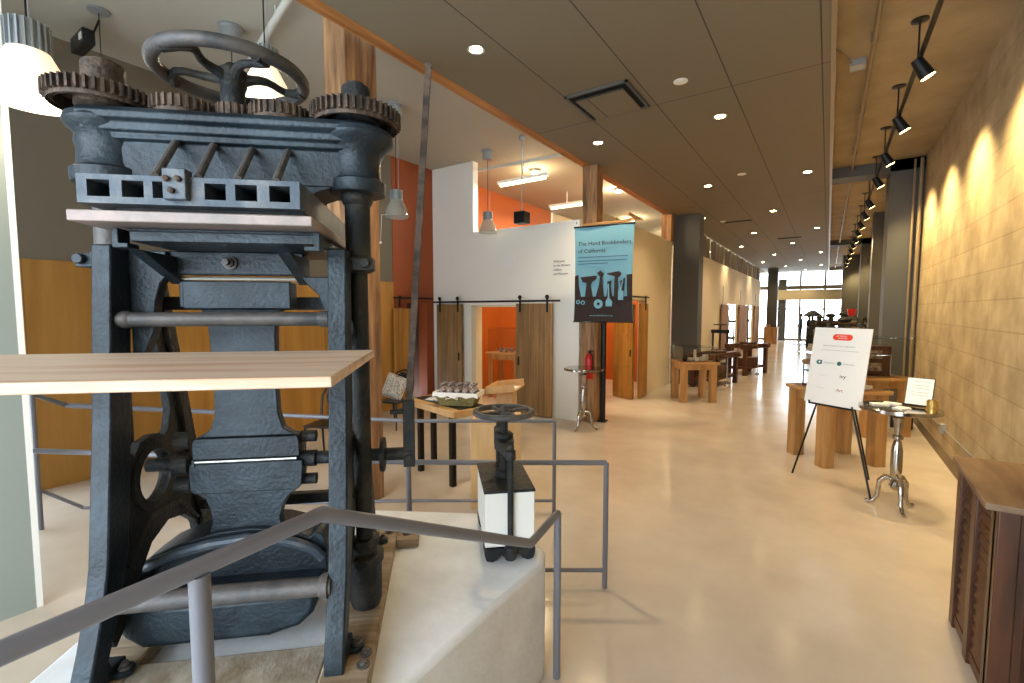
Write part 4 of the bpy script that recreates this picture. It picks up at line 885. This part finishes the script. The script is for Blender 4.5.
def iron_machine(x, y, rz, s, label):
    t = thing('iron_machine', label, 'machine', (x,y,0), rz, 'dark iron machines in the far hall'); M = LF(t) @ Matrix.Scale(s,4)
    for sx in (-.4,.4): MB(M).prism([(-.4,0),(-.32,0),(-.2,.7),(.2,.7),(.32,0),(.4,0),(.28,.95),(.1,1.5),(-.1,1.5),(-.28,.95)], 0, sx-.04, sx+.04).build('side_frame', iron_d, t)
    MB(M).box(-.4,.4,-.3,.3,.78,.86).build('bed', dwood, t); MB(M).cyl((-.5,0,1.3),(.5,0,1.3),.09,n=14).build('roller', rust, t)
    MB(M).tube([(.52,.45*math.cos(2*PI*i/28),1.05+.45*math.sin(2*PI*i/28)) for i in range(28)], .03, 8, closed=True).cyl((.52,-.45,1.05),(.52,.45,1.05),.02,n=8).cyl((.52,0,.6),(.52,0,1.5),.02,n=8).build('flywheel', iron_d, t)
    MB(M).ball((0,0,1.6),.12,12,(1.6,1,.8)).build('ink_disc', iron_d, t)
    return t
iron_machine(.1,24.5,.4,1.1,'dark iron machine showing above the left corner of the easel sign')
iron_machine(.55,22.0,-.3,1.15,'dark iron machine with a flywheel behind the middle of the easel sign')
iron_machine(.45,18.2,.2,1.05,'dark iron machine by the right wall behind the right corner of the sign')
iron_machine(-.35,29.5,.9,1.0,'dark iron machine standing far down the hall centre')
t = thing('red_bucket', 'small bright red pot on the machine by the right wall', 'pot', (.62,18.1,1.82)); MB().lathe((.62,18.1,1.82), [(.09,0),(.12,.2),(.11,.2),(.08,.01)], 16).build('pot', red, t); MB().ring((.62,18.1,2.02),.115,.01,16,6).build('rim', red, t)
# low dark floor mat
o = MB().box(-1.7,-.9,31.2,32.2,0,.02).build('floor_mat', dwood, bevel=.004); tag(o, 'low brown mat on the floor before the far windows', 'mat')
# ------------------------------------------------------------------ carved cabinet at right
t = thing('carved_cabinet', 'dark carved wooden cabinet with a worn top against the right wall', 'cabinet', (1.02,3.55,0))
MB().prism([(.70,4.02),(1.335,4.02),(1.335,3.10),(.665,3.10)], 2, 1.035, 1.07).build('cabinet_top', walt, t, bevel=.006)
MB().box(.76,1.33,3.20,3.96,.03,1.035).build('body', dwood2, t, bevel=.004)
for y_ in (3.16,3.52,3.88): MB().box(.72,.765,y_,y_+.09,0,1.035).build('stile', dwood2, t, bevel=.006)
for y0, y1 in ((3.25,3.52),(3.61,3.88)):
    mb = MB()
    for k in range(14): mb.prism([(.732,.10+k*.064),(.755,.095+k*.064),(.762,.135+k*.064),(.745,.14+k*.064)], 1, y0, y1)
    mb.build('louvred_panel', dwood2, t, bevel=.002)
    MB().box(.73,.765,y0,y1,.03,.09).box(.73,.765,y0,y1,.985,1.035).build('rail', dwood, t)
MB().box(.72,.80,3.13,3.20,0,1.035).box(1.25,1.33,3.13,3.20,0,1.035).build('front_stile', dwood2, t, bevel=.006)
ar = [(.79,.05),(1.25,.05),(1.25,1.035),(.79,1.035)]
hole = [(.84,.12),(1.20,.12),(1.20,.78),(1.17,.87),(1.10,.93),(1.02,.95),(.94,.93),(.87,.87),(.84,.78)]
MB().prism(ar, 1, 3.15, 3.19, holes=[hole]).build('arched_panel', dwood2, t, bevel=.006)
MB().prism([(x*.86+1.02*.14, z*.86+.53*.14) for x, z in hole], 1, 3.17, 3.20).build('inner_panel', dwood2, t, bevel=.004)
# outlet and conduit on the right wall
t = thing('wall_socket', 'small grey socket box with thin pipe low on the rough right wall', 'socket', (1.33,8.3,.42)); MB().box(1.30,1.35,8.24,8.36,.36,.48).build('box', lampg, t, bevel=.004)
MB().tube([(1.335,3.0,.50),(1.335,8.24,.42)],.008,8).cyl((1.335,8.36,.42),(1.335,11.1,.40),.008,n=8).build('conduit', lampg, t)
t = thing('wall_pipe', 'vertical pipe beside the near charcoal pilaster on the right wall', 'pipe', (1.28,11.1,0)); MB().cyl((1.29,11.1,0),(1.29,11.1,4.7),.03,n=10).build('pipe', galv, t); MB().cyl((1.2,11.13,0),(1.2,11.13,4.7),.018,n=8).build('thin_pipe', galv, t)
# ------------------------------------------------------------------ tables and favours behind the railings
t = thing('counter_table', 'long birch topped counter with dark legs behind the ramp railings', 'table', (-3.846,4.205,0), math.radians(-14)); M = LF(t)
MB(M).box(-.545,.545,-.25,.25,.80,.875).build('table_top', birch, t, bevel=.004)
for x_, y_ in ((-.24,-.20),(-.42,.10),(.45,-.20),(.45,.2)): MB(M).box(x_-.03,x_+.03,y_-.03,y_+.03,0,.80).build('leg', black, t)
MB(M).box(-.48,.50,-.14,.22,.875,.883).build('dark_runner', blackp, t)
# plywood pedestal
pd = thing('plywood_pedestal', 'tall birch plywood box pedestal beside the counter, behind the small press', 'pedestal', (-2.75,3.75,0), math.radians(33)); M = LF(pd)
MB(M).box(-.24,.26,-.10,.42,0,.88).build('box_body', birch, pd, bevel=.003)
hb = MB(M)
for z_ in (.62,.72): hb.lathe((-.241,.10,z_), [(.012,0),(.012,-.012)], 10, 'X')
hb.build('bolt_head', black, pd)
def atp(px, py): return M @ Vector((px,py,.881))
q = atp(.0,.1); o = MB(Matrix.Translation(q) @ Matrix.Rotation(math.radians(30),4,'Z')).box(-.17,.17,-.11,.11,0,.006).box(-.15,.17,-.10,.11,.006,.010).build('paper_sheets', paper); tag(o, 'white paper sheets on the plywood pedestal', 'paper')
t = thing('leaning_box', 'open birch box with white papers lying beyond the pedestal', 'box', (-3.72,5.35,.0), math.radians(20)); Mx = LF(t)
MB(Mx).box(-.12,.12,-.12,.12,0,.86).build('stand', birch, t, bevel=.004); MB(Mx @ Matrix.Translation((0,0,.86)) @ Matrix.Rotation(-.12,4,'Y')).box(-.2,.2,-.32,-.30,.02,.12).box(-.2,.2,.26,.28,.02,.12).box(-.2,-.18,-.3,.26,.02,.12).box(-.2,.2,-.3,.26,.02,.03).build('tray', birch, t)
MB(Mx @ Matrix.Translation((0,0,.86)) @ Matrix.Rotation(-.12,4,'Y')).box(.0,.18,-.2,.1,.03,.045).build('papers', paper, t)
# basket with wrapped favours
bc = Vector((-3.58,4.16,.885)); ba = math.radians(22)
t = thing('wicker_basket', 'olive wicker basket with white cloth lining on the birch counter', 'basket', bc, ba); M = LF(t)
def rect(hx, hy, z): return [(-hx,-hy,z),(hx,-hy,z),(hx,hy,z),(-hx,hy,z)]
vs = rect(.20,.11,0)+rect(.26,.145,.15)+rect(.25,.135,.15)+rect(.19,.10,.012)
fs = [(0,3,2,1)]+[(a,(a+1)%4,4+(a+1)%4,4+a) for a in range(4)]+[(4+a,4+(a+1)%4,8+(a+1)%4,8+a) for a in range(4)]+[(8+a,8+(a+1)%4,12+(a+1)%4,12+a) for a in range(4)]+[(12,13,14,15)]
MB(M).add(vs, fs).build('basket_body', wick, t, bevel=.01)
lc = MB(M)
n = 48; ringA = []; ringB = []; ringC = []
def onrect(k, hx, hy):
    p = 4*k/n; e = int(p) % 4; f_ = p-int(p); c_ = [(-hx,-hy),(hx,-hy),(hx,hy),(-hx,hy)]; a_, b_ = c_[e], c_[(e+1) % 4]; return (a_[0]+(b_[0]-a_[0])*f_, a_[1]+(b_[1]-a_[1])*f_)
vs = [(*onrect(k,.272,.157),.11+.012*math.sin(k*1.9)) for k in range(n)]+[(*onrect(k,.270,.155),.163) for k in range(n)]+[(*onrect(k,.24,.125),.155) for k in range(n)]
lc.add(vs, [(a+k,a+(k+1)%n,a+n+(k+1)%n,a+n+k) for a in (0,n) for k in range(n)], True)
lc.build('cloth_lining', cloth, t)
MB(M).tube([(-.03,-.17,.11),(-.10,-.175,.14),(-.10,-.175,.09),(-.03,-.17,.11),(.04,-.175,.14),(.04,-.175,.09),(-.03,-.17,.11)],.006,6).build('ribbon_bow', cloth, t)
k = 0
for i in range(5):
    for j in range(2):
        lp = M @ Vector((-.19+i*.095, -.05+j*.10, .12)); 
        f0 = MB().ball((lp.x,lp.y,lp.z+.045),.042,10,(1,1,1.05)).lathe((lp.x,lp.y,lp.z+.085), [(.01,0),(.012,.012),(.035,.045+.01*(i % 2))], 9, cap=False).build('wrapped_favour', cello)
        tag(f0, 'small cellophane wrapped favour in the wicker basket, %s in the %s row' % (['leftmost','second from left','middle','second from right','rightmost'][i], 'front' if j == 0 else 'back'), 'favour', 'wrapped favours in the basket')
o = MB(Matrix.Translation((-4.02,4.24,.885)) @ Matrix.Rotation(.4,4,'Z')).box(-.12,.12,-.09,.09,0,.006).box(-.1,.13,-.07,.1,.006,.012).build('leaflets', mat('printed_leaflet', (.88,.88,.88), .5, rgb2=(.5,.52,.55), scale=30, lo=.5, hi=.6)); tag(o, 'printed leaflets fanned on the dark runner left of the basket', 'leaflets')
t = thing('tealight_glass', 'tiny glass candle cup at the left end of the birch counter', 'candle holder', (-4.32,4.14,.876)); MB().lathe((-4.32,4.14,.876), [(.025,0),(.03,.07),(.027,.07),(.022,.005)], 16, cap=False).build('cup', shadec, t); MB().lathe((-4.32,4.14,.88), [(.02,0),(.02,.03)], 12).build('wax', ceram, t)
# chairs
def ghost_chair(x, y, rz, label, cushion=None):
    t = thing('dining_chair', label, 'chair', (x,y,0), rz, 'black round back chairs'); M = LF(t)
    MB(M).prism([(-.21,-.21),(.21,-.21),(.20,.20),(-.20,.20)], 2, .44, .47).build('seat', blackp, t, bevel=.01)
    for sx in (-.19,.19):
        MB(M).cyl((sx,-.19,.44),(sx*1.05,-.21,0),.018,.013,n=8).build('leg', blackp, t); MB(M).cyl((sx*.95,.19,.44),(sx*1.02,.25,0),.018,.013,n=8).build('leg', blackp, t)
    pts = [(-.19,.19,.45),(-.21,.24,.62),(-.21,.27,.78),(-.15,.29,.90),(0,.30,.95),(.15,.29,.90),(.21,.27,.78),(.21,.24,.62),(.19,.19,.45)]
    MB(M).tube(pts,.016,8).build('back_frame', blackp, t)
    MB(M).prism([(.14*math.cos(2*PI*i/20),.76+.155*math.sin(2*PI*i/20)) for i in range(20)], 1, .262, .276).build('backrest', blackp, t)
    mb = MB(M)
    for i in range(9): a = 2*PI*i/9; mb.ball((.10*math.cos(a),.26,.77+.11*math.sin(a)),.008,6)
    mb.build('stud', lampg, t)
    if cushion:
        c = thing('cushion', cushion, 'cushion', M @ Vector((-.04,.0,.475)), rz+.15); Mc = LF(c) @ Matrix.Translation((0,.08,.20)) @ Matrix.Rotation(-.30,4,'X') @ Matrix.Rotation(.28,4,'Y')
        N = 12; vs = []; fs = []
        for sgn in (-1,1):
            for j in range(N+1):
                for i in range(N+1):
                    u_ = 2*i/N-1; v_ = 2*j/N-1; b_ = max(0,(1-u_**4)*(1-v_**4))**.5; pin = 1-.08*(1-abs(u_))*abs(v_)**2-.08*(1-abs(v_))*abs(u_)**2
                    vs.append((u_*.20*pin, sgn*.065*b_, v_*.20*pin))
        for k in range(2):
            o_ = k*(N+1)**2
            for j in range(N):
                for i in range(N): fs.append((o_+j*(N+1)+i,o_+j*(N+1)+i+1,o_+(j+1)*(N+1)+i+1,o_+(j+1)*(N+1)+i))
        MB(Mc).add(vs, fs, True).build('cushion_cover', cushm, c); MB(Mc).tube([(-.2,0,-.2),(.2,0,-.2),(.2,0,.2),(-.2,0,.2),(-.2,0,-.2)],.004,6).build('piping', cloth, c)
    return t
ghost_chair(-6.08,5.38,math.radians(10),'black round back chair with a speckled cushion beyond the timber post','speckled grey and white cushion leaning on the black chair')
ghost_chair(-5.6,3.75,math.radians(25),'black round back chair partly hidden behind the right leg of the big press')
# table with case inside the orange room
t = thing('white_oak_table', 'slim pale table under an acrylic hood inside the orange room', 'table', (-6.02,8.75,0)); 
MB().box(-6.48,-5.6,8.45,9.05,1.0,1.04).build('table_top', oakt, t, bevel=.003)
for x_ in (-6.42,-5.72):
    for y_ in (8.5,8.93): MB().box(x_,x_+.07,y_,y_+.07,0,1.0).build('leg', oakl, t)
MB().box(-6.35,-5.72,8.52,8.54,.88,1.0).build('apron', oakl, t)
case((-6.02,8.75),0,.38,.26,1.04,.55,'large clear acrylic hood on the table inside the orange room')
for i, x_ in enumerate((-6.2,-6.05,-5.9)):
    o = MB().lathe((x_,8.7,1.041), [(.03,0),(.045,.03),(.045,.10),(.04,.10),(.038,.02)], 16).build('tumbler', shadec); tag(o, 'small glass tumbler under the acrylic hood, %s' % ['left one','middle one','right one'][i], 'tumbler', 'tumblers under the acrylic hood')
# table seen through the hall doorway
oak_table(-4.55,9.55,0,.35,.3,.95,.1,'pale display table inside the room, seen through the hall doorway')
case((-4.55,9.55),0,.33,.28,.95,.35,'clear acrylic case inside the room, seen through the hall doorway')
# ------------------------------------------------------------------ world and render look
w = bpy.data.worlds.new('sky'); S.world = w; w.use_nodes = True
bg = w.node_tree.nodes['Background']; bg.inputs['Color'].default_value = (.78,.90,1.0,1); bg.inputs['Strength'].default_value = 9.0
for nm, loc, rot, sx, sy in [('front_portal', (-2.9,-3.3,2.3), aim((0,0,0),(0,1,0)), 8.6, 4.4), ('side_portal', (-7.45,-1.05,1.3), aim((0,0,0),(1,0,0)), 4.1, 2.5), ('far_portal', (-2.9,36.3,2.4), aim((0,0,0),(0,-1,0)), 8.8, 4.4)]:
    o = light('AREA', nm, loc, 1, (1,1,1), rot=rot, shape='RECTANGLE', size=sx, size_y=sy)
    o.data.cycles.is_portal = True
vs = S.view_settings
vs.view_transform = 'Standard'; vs.look = 'None'; vs.gamma = 1; vs.use_curve_mapping = False; vs.exposure = 0.0
